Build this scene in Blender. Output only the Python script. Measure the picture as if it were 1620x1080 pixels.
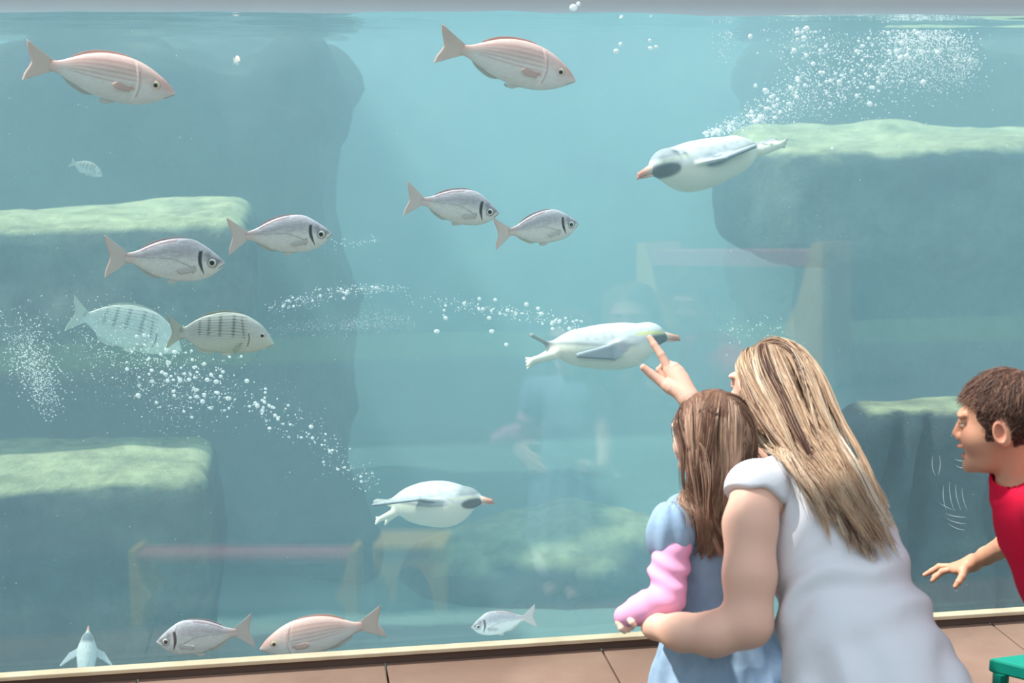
import bpy, math, random
import numpy as np
from mathutils import Vector, Matrix
C = bpy.context.scene.collection
for o in list(bpy.data.objects):
    bpy.data.objects.remove(o)
# ------------------------------------------------------------------ camera, world, sun, exposure
F = 2250.0
CAM = np.array([0.0, -3.72, 1.70])
YAW, PITCH = math.radians(9.2), math.radians(11.06)
sy, cy, sp, cp = math.sin(YAW), math.cos(YAW), math.sin(PITCH), math.cos(PITCH)
FWD = np.array([sy*cp, cy*cp, -sp]); RIGHT = np.array([cy, -sy, 0.0]); UP = np.cross(RIGHT, FWD)
cam_d = bpy.data.cameras.new('camera'); cam = bpy.data.objects.new('camera', cam_d); C.objects.link(cam)
cam_d.lens = 50.0; cam_d.sensor_width = 36.0
cam_d.dof.use_dof = True; cam_d.dof.focus_distance = 4.1; cam_d.dof.aperture_fstop = 4.0
cam.matrix_world = Matrix(((RIGHT[0], UP[0], -FWD[0], CAM[0]), (RIGHT[1], UP[1], -FWD[1], CAM[1]),
                           (RIGHT[2], UP[2], -FWD[2], CAM[2]), (0, 0, 0, 1)))
sc = bpy.context.scene; sc.camera = cam
sc.view_settings.view_transform = 'Standard'; sc.view_settings.look = 'None'
sc.view_settings.exposure = 0.0; sc.view_settings.gamma = 1.0; sc.view_settings.use_curve_mapping = False
sc.cycles.volume_bounces = 2; sc.cycles.max_bounces = 10; sc.cycles.transparent_max_bounces = 16
sc.cycles.use_denoising = True; sc.cycles.caustics_reflective = False; sc.cycles.caustics_refractive = False
world = bpy.data.worlds.new('world'); sc.world = world; world.use_nodes = True
wn = world.node_tree; wb = wn.nodes['Background']; wb.inputs[0].default_value = (0.78, 0.89, 1.0, 1)
# open sky, with front fill added on the visitors' side
_g = wn.nodes.new('ShaderNodeTexCoord'); _s = wn.nodes.new('ShaderNodeSeparateXYZ'); _m = wn.nodes.new('ShaderNodeMapRange')
wn.links.new(_g.outputs['Generated'], _s.inputs[0]); wn.links.new(_s.outputs['Y'], _m.inputs[0])
_m.inputs[1].default_value = 0.5; _m.inputs[2].default_value = -0.9; _m.inputs[3].default_value = 0.45; _m.inputs[4].default_value = 1.92
wn.links.new(_m.outputs[0], wb.inputs[1])
sun_d = bpy.data.lights.new('sun', 'SUN'); sun = bpy.data.objects.new('sun', sun_d); C.objects.link(sun)
sun_d.energy = 6.7; sun_d.angle = math.radians(2.0); sun_d.color = (1.0, 0.97, 0.92)
sun.rotation_euler = Vector((-0.60, 0.15, 1.0)).to_track_quat('Z', 'Y').to_euler()
sun.location = (-3, 3, 8)

def ray(px, py):
    return FWD + RIGHT*(px-810)/F + UP*(540-py)/F
def at(px, py, y):
    """the point seen at a pixel that lies y metres behind the glass line"""
    d = ray(px, py); return CAM + d*((y-CAM[1])/d[1])
def atd(px, py, depth):
    """the point seen at a pixel at this distance from the camera"""
    return CAM + ray(px, py)*depth
def proj(p):
    d = np.asarray(p, float)-CAM; z = d @ FWD
    return 810+F*(d @ RIGHT)/z, 540-F*(d @ UP)/z, z

# ------------------------------------------------------------------ helpers: naming, meshes
def tag(o, label=None, cat=None, group=None, kind=None):
    if label: o['label'] = label
    if cat: o['category'] = cat
    if group: o['group'] = group
    if kind: o['kind'] = kind
    return o
def mesh_obj(name, V, Fc, mat=None, parent=None, smooth=True, col=None):
    me = bpy.data.meshes.new(name)
    V = np.asarray(V, np.float32)
    if isinstance(Fc, np.ndarray):
        n, k = Fc.shape
        me.vertices.add(len(V)); me.vertices.foreach_set('co', V.ravel())
        me.loops.add(n*k); me.loops.foreach_set('vertex_index', Fc.astype(np.int32).ravel())
        me.polygons.add(n); me.polygons.foreach_set('loop_start', np.arange(0, n*k, k, dtype=np.int32))
        me.polygons.foreach_set('loop_total', np.full(n, k, np.int32))
        me.update(calc_edges=True)
    else:
        me.from_pydata([tuple(map(float, v)) for v in V], [], [tuple(map(int, f)) for f in Fc]); me.update()
    if smooth: me.polygons.foreach_set('use_smooth', np.ones(len(me.polygons), bool))
    if col is not None:
        a = me.color_attributes.new('tint', 'FLOAT_COLOR', 'POINT')
        c = np.ones((len(V), 4), np.float32); c[:, :3] = col
        a.data.foreach_set('color', c.ravel())
    if mat: me.materials.append(mat)
    o = bpy.data.objects.new(name, me); C.objects.link(o)
    if parent is not None: o.parent = parent
    return o
def empty(name, loc=(0, 0, 0)):
    o = bpy.data.objects.new(name, None); o.location = loc; o.empty_display_size = 0.05; C.objects.link(o); return o
class MB:
    """collects boxes, bars and prisms into one mesh"""
    def __init__(s): s.v = []; s.f = []
    def add(s, V, Fc):
        b = len(s.v); s.v += [tuple(v) for v in V]; s.f += [tuple(i+b for i in f) for f in Fc]
    def box(s, lo, hi, M=None):
        x0, y0, z0 = lo; x1, y1, z1 = hi
        V = [(x0,y0,z0),(x1,y0,z0),(x1,y1,z0),(x0,y1,z0),(x0,y0,z1),(x1,y0,z1),(x1,y1,z1),(x0,y1,z1)]
        if M is not None: V = [tuple(M @ Vector(v)) for v in V]
        s.add(V, [(0,3,2,1),(4,5,6,7),(0,1,5,4),(1,2,6,5),(2,3,7,6),(3,0,4,7)])
    def prism(s, poly, t0, t1, axis=1):
        """poly in the two other axes, extruded from t0 to t1 along axis"""
        n = len(poly)
        def mk(p, t):
            q = list(p); q.insert(axis, t); return tuple(q)
        V = [mk(p, t0) for p in poly]+[mk(p, t1) for p in poly]
        s.add(V, [tuple(range(n))[::-1], tuple(range(n, 2*n))]+[(i, (i+1) % n, n+(i+1) % n, n+i) for i in range(n)])
    def build(s, name, mat, parent=None, bevel=0.0, smooth=False):
        o = mesh_obj(name, s.v, s.f, mat, parent, smooth)
        if bevel:
            m = o.modifiers.new('bevel', 'BEVEL'); m.width = bevel; m.segments = 2; m.limit_method = 'ANGLE'
        return o
def srgb(*c):
    if len(c) == 1:
        h = c[0].lstrip('#'); c = [int(h[i:i+2], 16) for i in (0, 2, 4)]
    c = np.array(c, float)/255.0
    return tuple(np.where(c <= 0.04045, c/12.92, ((c+0.055)/1.055)**2.4))
def mat(name, color=(0.8,)*3, rough=0.6, vcol=False, spec=0.5, noise=None, bump=None, sss=0.0, metal=0.0, sheen=0.0, trans=0.0):
    """noise = (scale, colour, amount); bump = (scale, strength, distance)"""
    m = bpy.data.materials.new(name); m.use_nodes = True
    nt = m.node_tree; b = nt.nodes['Principled BSDF']
    b.inputs['Base Color'].default_value = (*color, 1); b.inputs['Roughness'].default_value = rough
    b.inputs['Specular IOR Level'].default_value = spec; b.inputs['Metallic'].default_value = metal
    src = None
    if vcol:
        a = nt.nodes.new('ShaderNodeAttribute'); a.attribute_name = 'tint'; src = a.outputs['Color']
    if noise:
        tc = nt.nodes.new('ShaderNodeTexCoord'); n = nt.nodes.new('ShaderNodeTexNoise'); n.inputs['Scale'].default_value = noise[0]
        n.inputs['Detail'].default_value = 6; nt.links.new(tc.outputs['Object'], n.inputs['Vector'])
        r = nt.nodes.new('ShaderNodeMapRange'); r.inputs[1].default_value = 0.42; r.inputs[2].default_value = 0.62
        r.inputs[4].default_value = noise[2]; nt.links.new(n.outputs[0], r.inputs[0])
        mx = nt.nodes.new('ShaderNodeMix'); mx.data_type = 'RGBA'; nt.links.new(r.outputs[0], mx.inputs[0])
        if src: nt.links.new(src, mx.inputs[6])
        else: mx.inputs[6].default_value = (*color, 1)
        mx.inputs[7].default_value = (*noise[1], 1); src = mx.outputs[2]
    if src: nt.links.new(src, b.inputs['Base Color'])
    if bump:
        tc = nt.nodes.new('ShaderNodeTexCoord'); n = nt.nodes.new('ShaderNodeTexNoise'); n.inputs['Scale'].default_value = bump[0]
        n.inputs['Detail'].default_value = 5; nt.links.new(tc.outputs['Object'], n.inputs['Vector'])
        bp = nt.nodes.new('ShaderNodeBump'); bp.inputs['Strength'].default_value = bump[1]; bp.inputs['Distance'].default_value = bump[2]
        nt.links.new(n.outputs[0], bp.inputs['Height']); nt.links.new(bp.outputs[0], b.inputs['Normal'])
    if sss:
        b.inputs['Subsurface Weight'].default_value = sss; b.inputs['Subsurface Radius'].default_value = (0.02, 0.007, 0.004)
        b.inputs['Subsurface Scale'].default_value = 1.0
    if trans:   # light passing through a thin sheet
        t = nt.nodes.new('ShaderNodeBsdfTranslucent'); ad = nt.nodes.new('ShaderNodeMixShader'); ad.inputs[0].default_value = trans
        if src: nt.links.new(src, t.inputs[0])
        else: t.inputs[0].default_value = (*color, 1)
        nt.links.new(b.outputs[0], ad.inputs[1]); nt.links.new(t.outputs[0], ad.inputs[2])
        nt.links.new(ad.outputs[0], nt.nodes['Material Output'].inputs['Surface'])
    return m

# ------------------------------------------------------------------ helpers: numpy noise and signed distance shapes
_rs = np.random.RandomState(7); _LAT = _rs.rand(32, 32, 32).astype(np.float32)
def vnoise(P, scale=1.0, seed=0):
    p = np.asarray(P, np.float32)*scale+seed*7.31; i = np.floor(p).astype(np.int64); f = p-i; f = f*f*(3-2*f)
    i &= 31; j = (i+1) & 31; out = 0
    for a in (0, 1):
        for b in (0, 1):
            for c in (0, 1):
                w = (f[:, 0] if a else 1-f[:, 0])*(f[:, 1] if b else 1-f[:, 1])*(f[:, 2] if c else 1-f[:, 2])
                out = out+w*_LAT[(j if a else i)[:, 0], (j if b else i)[:, 1], (j if c else i)[:, 2]]
    return out*2-1
def fbm(P, scale=1.0, octv=4, seed=0):
    o = 0; a = 1.0; t = 0
    for k in range(octv):
        o = o+a*vnoise(P, scale*2**k, seed+k); t += a; a *= 0.5
    return o/t
def smin(a, b, k):
    h = np.clip(0.5+0.5*(b-a)/k, 0, 1); return b*(1-h)+a*h-k*h*(1-h)
def smax(a, b, k): return -smin(-a, -b, k)
def sph(P, c, r): return np.linalg.norm(P-np.asarray(c), axis=1)-r
def ell(P, c, r, R=None):
    q = P-np.asarray(c)
    if R is not None: q = q @ R          # columns of R are the ellipsoid's axes
    r = np.asarray(r, float); k0 = np.linalg.norm(q/r, axis=1); k1 = np.linalg.norm(q/(r*r), axis=1)
    return k0*(k0-1)/np.maximum(k1, 1e-9)
def cone(P, a, b, ra, rb):
    """tapered capsule"""
    a = np.asarray(a, float); b = np.asarray(b, float); d = b-a; L2 = max(d @ d, 1e-12)
    t = np.clip(((P-a) @ d)/L2, 0, 1); return np.linalg.norm(P-a-t[:, None]*d, axis=1)-(ra+(rb-ra)*t)
def chain(P, pts, k=0.01):
    f = None
    for (a, ra), (b, rb) in zip(pts[:-1], pts[1:]):
        g = cone(P, a, b, ra, rb); f = g if f is None else smin(f, g, k)
    return f
def boxs(P, c, h, r=0.0, R=None):
    q = P-np.asarray(c)
    if R is not None: q = q @ R
    q = np.abs(q)-np.asarray(h)+r
    return np.linalg.norm(np.maximum(q, 0), axis=1)+np.minimum(q.max(1), 0)-r
def frame(z, x):
    """rotation with columns x, y, z from a z axis and a rough x axis"""
    z = np.asarray(z, float); z = z/np.linalg.norm(z); x = np.asarray(x, float); x = x-z*(x @ z); x = x/np.linalg.norm(x)
    return np.stack([x, np.cross(z, x), z], 1)
def sdf_mesh(f, lo, hi, h, blk=8, slack=1.6):
    """surface nets over the zero set of f; evaluates only the blocks near the surface"""
    lo = np.asarray(lo, float); n = np.ceil((np.asarray(hi)-lo)/h/blk).astype(int)*blk
    nb = n//blk; g = np.indices(nb).reshape(3, -1).T
    cen = lo+(g+0.5)*blk*h; rad = blk*h*0.5*1.733*slack
    fc = np.concatenate([f(cen[i:i+200000]) for i in range(0, len(cen), 200000)])
    G = np.empty(n+1, np.float32); Gb = fc.reshape(nb)
    G[:] = np.pad(np.repeat(np.repeat(np.repeat(Gb, blk, 0), blk, 1), blk, 2), ((0, 1),)*3, mode='edge')
    near = g[np.abs(fc) < rad]; loc = np.indices((blk+1,)*3).reshape(3, -1).T
    for i in range(0, len(near), 400):
        b = near[i:i+400]; idx = (b[:, None, :]*blk+loc[None]).reshape(-1, 3)
        G[idx[:, 0], idx[:, 1], idx[:, 2]] = f(lo+idx*h)
    S = G < 0
    cnt = np.zeros(n, np.int8); 
    for a in (0, 1):
        for b in (0, 1):
            for c in (0, 1): cnt += S[a:n[0]+a, b:n[1]+b, c:n[2]+c]
    cells = np.argwhere((cnt > 0) & (cnt < 8)); vid = np.full(n, -1, np.int32); vid[tuple(cells.T)] = np.arange(len(cells))
    acc = np.zeros((len(cells), 3)); num = np.zeros(len(cells)); cor = [(a, b, c) for a in (0, 1) for b in (0, 1) for c in (0, 1)]
    for p in cor:
        for ax in range(3):
            if p[ax]: continue
            q = list(p); q[ax] = 1
            ga = G[tuple((cells+p).T)].astype(float); gb = G[tuple((cells+q).T)].astype(float)
            m = (ga < 0) != (gb < 0); t = np.where(m, ga/np.where(m, ga-gb, 1), 0)
            e = np.tile(np.array(p, float), (len(cells), 1)); e[:, ax] = t
            acc[m] += e[m]; num[m] += 1
    V = lo+(cells+acc/num[:, None])*h
    Q = []
    for ax in range(3):
        u, v = (ax+1) % 3, (ax+2) % 3; sl0 = [slice(None)]*3; sl1 = [slice(None)]*3
        sl0[ax] = slice(0, n[ax]); sl1[ax] = slice(1, n[ax]+1)
        E = S[tuple(sl0)] != S[tuple(sl1)]; e = np.argwhere(E); e = e[(e[:, u] > 0) & (e[:, v] > 0) & (e[:, u] < n[u]) & (e[:, v] < n[v])]
        ins = S[tuple(e.T)]
        def at_(du, dv):
            w = e.copy(); w[:, u] -= du; w[:, v] -= dv; return vid[tuple(w.T)]
        q = np.stack([at_(1, 1), at_(0, 1), at_(0, 0), at_(1, 0)], 1); q[~ins] = q[~ins][:, ::-1]; Q.append(q)
    Q = np.concatenate(Q); Q = Q[(Q >= 0).all(1)]
    for _ in range(2):
        gr, f0 = grad(f, V, h*0.4); st = -f0[:, None]*gr/np.maximum((gr**2).sum(1), 0.2)[:, None]
        ln = np.linalg.norm(st, axis=1); st *= np.minimum(1, 0.7*h/np.maximum(ln, 1e-9))[:, None]; V = V+st
    return V, Q
def grad(f, P, e=1e-3):
    f0 = f(P); g = np.stack([f(P+np.array(d)*e)-f(P-np.array(d)*e) for d in np.eye(3)], 1)/(2*e); return g, f0
# ------------------------------------------------------------------ the setting: room, ledge, glass, water
GT = math.radians(-3.0)                      # the pane leans back a little
ZS = float(at(810, 1012, 0.0)[2])           # height of the sill
ZW = 1.832                                  # water level
def gy(z): return -(z-ZS)*math.tan(GT)      # front face of the glass at height z
XL, XR, YB = -4.2, 7.5, 6.6
m_stone = mat('pink_stone', srgb(146, 118, 102), 0.75, noise=(3.0, srgb(116, 88, 74), 0.6), bump=(60, 0.25, 0.004))
m_sill = mat('cream_sill', srgb(212, 196, 168), 0.6, noise=(9.0, srgb(185, 168, 140), 0.5))
m_shade_wall = mat('shade_wall_brown', srgb(92, 74, 66), 0.7)
m_floor = mat('grey_paving', srgb(80, 82, 80), 0.85, noise=(4.0, srgb(62, 64, 62), 0.6))
b = MB(); b.box((XL, -9.0, -0.12), (XR, 0.2, 0.0)); tag(b.build('floor', m_floor), kind='structure')
b = MB(); b.box((XL, -1.45, 2.43), (0.45, -0.70, 2.50)); tag(b.build('sun_blocker', mat('blocker_grey', srgb(150, 142, 130), 0.8)), kind='structure')  # unseen slab added to keep the sun off the woman
def grass_mat(): return mat('lawn_green', srgb(96, 128, 70), 0.9, noise=(6.0, srgb(120, 150, 84), 0.7))
b = MB(); b.box((-25, -40, -0.16), (30, -9.0, -0.02)); tag(b.build('ground', grass_mat()), kind='structure')
# ledge of stone slabs below the window, one slab a thing of its own row pattern kept in the mesh as joints
LD = 0.43
b = MB(); jx = [XL]+[float(at(p[0], p[1], -0.1)[0]) for p in ((212, 1072), (613, 1065), (962, 1030), (1290, 1040), (1590, 980))]+[3.3, 4.1, 4.9, 5.7, 6.5, XR]
jx = [XL, XL+0.8, XL+1.6, XL+2.4, XL+2.9]+jx[1:]; jx = sorted(jx)
for x0, x1 in zip(jx[:-1], jx[1:]): b.box((x0+0.0025, -LD, ZS-0.085), (x1-0.0025, -0.015, ZS-0.035))
o = b.build('trim_1', m_stone, bevel=0.003); tag(o, kind='structure')
b = MB(); b.box((XL, -LD+0.03, 0), (XR, 0.0, ZS-0.086)); tag(b.build('wall_front', m_shade_wall), kind='structure')
b = MB(); b.box((XL, -0.034, ZS-0.010), (XR, 0.0, ZS+0.002)); tag(b.build('trim_2', m_sill, bevel=0.002), kind='structure')
b = MB(); b.box((XL, -0.022, ZS-0.034), (XR, 0.0, ZS-0.011)); tag(b.build('sill_shade', m_shade_wall), kind='structure')  # dark strip standing in for the shadow under the sill
# glass
def glass_mat():
    m = bpy.data.materials.new('clear_glass'); m.use_nodes = True; nt = m.node_tree; nt.nodes.clear()
    o = nt.nodes.new('ShaderNodeOutputMaterial'); t = nt.nodes.new('ShaderNodeBsdfTransparent'); g = nt.nodes.new('ShaderNodeBsdfGlossy')
    t.inputs[0].default_value = (0.985, 1.0, 0.995, 1); g.inputs['Roughness'].default_value = 0.0
    x = nt.nodes.new('ShaderNodeMixShader'); x.inputs[0].default_value = GLOSS
    nt.links.new(t.outputs[0], x.inputs[1]); nt.links.new(g.outputs[0], x.inputs[2]); nt.links.new(x.outputs[0], o.inputs[0])
    return m
GLOSS = 0.05
z0, z1 = ZS-0.03, 2.42
b = MB(); b.prism([(gy(z0)+0.0, z0), (gy(z0)+0.022, z0), (gy(z1)+0.022, z1), (gy(z1), z1)], XL, XR, axis=0)
tag(b.build('window_1', glass_mat()), kind='structure')
# the water body: one scattering volume, its rippled surface, and the tank that holds it
def water_mat():
    m = bpy.data.materials.new('tank_water'); m.use_nodes = True; nt = m.node_tree; nt.nodes.clear()
    o = nt.nodes.new('ShaderNodeOutputMaterial'); s = nt.nodes.new('ShaderNodeVolumeScatter'); a = nt.nodes.new('ShaderNodeVolumeAbsorption')
    s.inputs['Color'].default_value = WSC; s.inputs['Density'].default_value = WSD
    a.inputs['Color'].default_value = WAC; a.inputs['Density'].default_value = WAD
    ad = nt.nodes.new('ShaderNodeAddShader'); nt.links.new(s.outputs[0], ad.inputs[0]); nt.links.new(a.outputs[0], ad.inputs[1])
    nt.links.new(ad.outputs[0], o.inputs['Volume']); return m
WSC = (0.53, 0.825, 1.0, 1); WSD = 0.185; WAC = (0.12, 0.84, 0.87, 1); WAD = 0.10
ZF = -1.0
b = MB(); zt = ZW+0.03
b.prism([(gy(ZF)+0.03, ZF), (YB-.01, ZF), (YB-.01, zt), (gy(zt)+0.03, zt)], XL+.01, XR-.01, axis=0)
ow = b.build('water', water_mat()); tag(ow, 'blue-green tank water behind the glass', 'water', kind='stuff')
# rippled surface seen from below
nx, ny = 220, 130
gx, gyy = np.meshgrid(np.linspace(XL, XR, nx), np.linspace(gy(ZW)+0.035, YB, ny), indexing='ij')
P2 = np.stack([gx.ravel(), gyy.ravel(), np.zeros(nx*ny)], 1)
zz = ZW+0.012*fbm(P2*np.array([1.0, 2.2, 1]), 2.2, 3, 3)+0.004*vnoise(P2*np.array([1, 2.5, 1]), 9.0, 5)
Vs = np.stack([gx.ravel(), gyy.ravel(), zz], 1); I = np.arange(nx*ny).reshape(nx, ny)
Fs = np.stack([I[:-1, :-1].ravel(), I[1:, :-1].ravel(), I[1:, 1:].ravel(), I[:-1, 1:].ravel()], 1)
def surf_mat():
    m = bpy.data.materials.new('water_surface'); m.use_nodes = True; nt = m.node_tree; nt.nodes.clear()
    o = nt.nodes.new('ShaderNodeOutputMaterial'); t = nt.nodes.new('ShaderNodeBsdfTransparent'); g = nt.nodes.new('ShaderNodeBsdfGlossy')
    g.inputs['Roughness'].default_value = 0.05; g.inputs[0].default_value = (0.95, 1, 1, 1)
    x = nt.nodes.new('ShaderNodeMixShader'); lw_ = nt.nodes.new('ShaderNodeLayerWeight'); lw_.inputs[0].default_value = 0.5
    mr = nt.nodes.new('ShaderNodeMapRange'); mr.inputs[1].default_value = 0.3; mr.inputs[2].default_value = 0.85; mr.inputs[3].default_value = 0.06; mr.inputs[4].default_value = 0.93
    nt.links.new(lw_.outputs['Facing'], mr.inputs[0]); nt.links.new(mr.outputs[0], x.inputs[0])
    nt.links.new(t.outputs[0], x.inputs[1]); nt.links.new(g.outputs[0], x.inputs[2]); nt.links.new(x.outputs[0], o.inputs[0])
    return m
o = mesh_obj('water_surface', Vs, Fs, surf_mat()); tag(o, 'rippled water surface seen from below along the top of the window', 'water', kind='stuff')
m_tank = mat('tank_concrete', srgb(130, 170, 172), 0.9, noise=(1.3, srgb(96, 130, 134), 0.7))
b = MB(); b.box((XL, 0.03, ZF-0.1), (XR, YB+0.1, ZF)); tag(b.build('floor_tank', m_tank), kind='structure')
b = MB(); b.box((XL, YB, ZF), (XR, YB+0.15, ZW+0.05)); tag(b.build('wall_back', m_tank), kind='structure')
b = MB(); b.box((XL-0.15, 0.03, ZF-0.1), (XL, YB+0.1, ZW+0.02)); tag(b.build('wall_left', m_tank), kind='structure')
b = MB(); b.box((XR, 0.03, ZF-0.1), (XR+0.15, YB+0.1, ZW+0.02)); tag(b.build('wall_right', m_tank), kind='structure')
# ------------------------------------------------------------------ rocks: ledges of the artificial cliff
m_rock = bpy.data.materials.new('tinted_rock'); m_rock.use_nodes = True
nt = m_rock.node_tree; pb = nt.nodes['Principled BSDF']; pb.inputs['Roughness'].default_value = 0.9
a = nt.nodes.new('ShaderNodeAttribute'); a.attribute_name = 'tint'
tc_ = nt.nodes.new('ShaderNodeTexCoord'); n_1 = nt.nodes.new('ShaderNodeTexNoise'); n_1.inputs['Scale'].default_value = 7.0; n_1.inputs['Detail'].default_value = 8; n_1.inputs['Roughness'].default_value = .7
nt.links.new(tc_.outputs['Object'], n_1.inputs['Vector']); r_1 = nt.nodes.new('ShaderNodeMapRange'); r_1.inputs[1].default_value = .3; r_1.inputs[2].default_value = .7; r_1.inputs[3].default_value = .45; r_1.inputs[4].default_value = 1.5
nt.links.new(n_1.outputs[0], r_1.inputs[0]); v_1 = nt.nodes.new('ShaderNodeVectorMath'); v_1.operation = 'SCALE'; nt.links.new(a.outputs[0], v_1.inputs[0]); nt.links.new(r_1.outputs[0], v_1.inputs['Scale'])
nt.links.new(v_1.outputs[0], pb.inputs['Base Color']); b_1 = nt.nodes.new('ShaderNodeBump'); b_1.inputs['Strength'].default_value = .9; b_1.inputs['Distance'].default_value = .05
nt.links.new(n_1.outputs[0], b_1.inputs['Height']); nt.links.new(b_1.outputs[0], pb.inputs['Normal'])
TOPLIT = np.array(srgb(170, 178, 140)); STONE = np.array(srgb(80, 94, 88)); DARK = np.array(srgb(34, 50, 60)); PINK = np.array(srgb(126, 102, 104))
def rock(name, f, lo, hi, h, label, amp=0.05, toplit_from=0.75, seed=0, tone=1.0, group=None, sc_=1.6, stone=STONE):
    def g(P):
        return np.maximum(f(P)+amp*fbm(P, sc_, 4, seed), np.maximum(P[:, 0]-XR+.05, XL+.05-P[:, 0]))
    V, Q = sdf_mesh(g, lo, hi, h, slack=2.0)
    gr, _ = grad(g, V, h); nz = gr[:, 2]/np.maximum(np.linalg.norm(gr, axis=1), 1e-6)
    n1 = fbm(V, 1.1, 4, seed+9)[:, None]; n2 = fbm(V, 3.5, 3, seed+4)[:, None]
    c = stone*(1+0.5*n2)+(DARK-stone)*np.clip(0.55-n1*2.6, 0, 1)+(PINK-stone)*np.clip(n1*1.5-0.35, 0, 0.6)
    mo = np.clip((nz-toplit_from)/0.15+0.6*n2[:, 0], 0, 1)[:, None]     # light from above put into pale green upward faces
    c = (c*(1-mo)+TOPLIT*mo)*tone
    o = mesh_obj(name, V, Q, m_rock, col=np.clip(c, 0.01, 1)); tag(o, label, 'rock', group); return o
if True:
    # left upper ledge
    L1a, L1b = at(0, 318, 2.95), at(400, 322, 2.3)
    zt1 = L1a[2]
    rock('rock_ledge', lambda P: boxs(P, (L1b[0]-1.52, 2.65, zt1-0.36), (1.5, 0.42, 0.34), 0.09), (XL, 1.7, zt1-1.0), (L1b[0]+0.4, 4.3, zt1+0.3), 0.045,
         'long flat-topped rock ledge in the upper left of the tank', 0.10, 0.6, 1)
    L2 = at(345, 700, 1.75); zt2 = at(0, 704, 2.3)[2]
    rock('rock_ledge', lambda P: boxs(P, (L2[0]-1.5, 2.08, zt2-0.72), (1.45, 0.38, 0.7), 0.09),
         (XL, 1.0, ZF), (L2[0]+0.9, 4.0, zt2+0.3), 0.04, 'low broad rock ledge in the lower left of the tank', 0.09, 0.6, 5)
    # backing cliff on the left and the right
    cl = at(560, 300, 4.0)
    rock('rock_cliff', lambda P: boxs(P, (cl[0]-2.3, 4.6, 0.35), (2.2, 1.1, 1.42), 0.2), (XL+.02, 3.0, ZF), (cl[0]+0.6, 6.4, 2.2), 0.07,
         'dark rock cliff rising behind the ledges on the left side', 0.34, 0.97, 11, 0.55)
    R1 = at(1225, 210, 2.6); zr = at(1400, 214, 3.0)[2]
    rock('rock_ledge', lambda P: smin(boxs(P, (R1[0]+2.0, 3.1, zr-0.30), (1.95, 0.55, 0.28), 0.10), boxs(P, (R1[0]+2.45, 3.6, zr-1.2), (1.7, 0.8, 1.1), 0.2), 0.25),
         (R1[0]-0.5, 1.5, ZF), (XR, 4.6, zr+0.3), 0.05, 'flat-topped rock ledge in the upper right above the boy', 0.10, 0.6, 21)
    R2 = at(1340, 300, 4.2)
    rock('rock_cliff', lambda P: boxs(P, (R2[0]+2.0, 5.0, 0.35), (2.2, 1.0, 1.42), 0.2), (R2[0]-0.8, 3.4, ZF), (XR-.02, 6.4, 2.8), 0.08,
         'dark rock cliff behind the ledge on the right side', 0.34, 0.97, 25, 0.55)
    # cracked boulder right of the woman
    B0 = at(1475, 652, 1.0); zb = B0[2]
    def boulder(P):
        f = boxs(P, (B0[0]+0.22, 1.14, zb-0.77), (0.52, 0.19, 0.77), 0.12)
        f = smin(f, boxs(P, (B0[0]+1.15, 1.35, zb-0.95), (0.6, 0.3, 0.85), 0.15), 0.1)
        for k, (px, s) in enumerate(((1440, 0.30), (1490, 0.16), (1590, -0.05))):
            c = at(px, 640, 0.95); x = P[:, 0]-(c[0]-(zb-P[:, 2])*s+0.03*vnoise(P*np.array([0, 0, 1.0]), 5, k))
            f = smax(f, 0.030-np.hypot(x, (P[:, 1]-0.93)*0.30), 0.012)
        return f
    rock('boulder', boulder, (B0[0]-0.9, 0.5, ZF), (B0[0]+2.0, 2.3, zb+0.2), 0.025, 'cracked greenish boulder with pale top between the woman and the boy', 0.05, 0.88, 31)
    # added mound standing in for greenery reflected in the open middle
    for k, (px, py, y, s, lab) in enumerate(((900, 850, 3.5, 0.80, 'added pale green mound standing in for a reflection behind the small silver fish'),)):
        c = at(px, py, y)
        rock('reflection_mound', lambda P, c=c, s=s: ell(P, (c[0], c[1], c[2]-s*0.25), (s*1.15, s*0.7, s*0.42)), c-s*np.array([1.5, 1.4, 1.4]), c+s*np.array([1.5, 1.4, 0.8]), 0.05*s+0.01,
             lab, 0.14, 0.75, 41+k, (0.95, 0.9)[k], stone=STONE*1.4)
# ------------------------------------------------------------------ fish
def interp(tab, u):
    t = np.array(tab, float); x, y = t[:, 0], t[:, 1]
    m = np.gradient(y, x)                                     # cubic hermite through the table
    u = np.clip(u, x[0], x[-1]); i = np.clip(np.searchsorted(x, u)-1, 0, len(x)-2); h = x[i+1]-x[i]; s = (u-x[i])/h
    return y[i]*(2*s**3-3*s**2+1)+m[i]*h*(s**3-2*s**2+s)+y[i+1]*(-2*s**3+3*s**2)+m[i+1]*h*(s**3-s**2)
def sstep(a, b, x): t = np.clip((x-a)/(b-a), 0, 1); return t*t*(3-2*t)
def gauss(x, w): return np.exp(-(x/w)**2)
m_fish = mat('fish_skin', vcol=True, rough=0.32, spec=0.6)
m_fin = mat('fish_fin', vcol=True, rough=0.5, trans=0.3)
m_eye = mat('fish_eye', vcol=True, rough=0.12, spec=0.9)
m_pupil = mat('pupil_black', srgb(18, 20, 24), 0.1)
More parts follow.
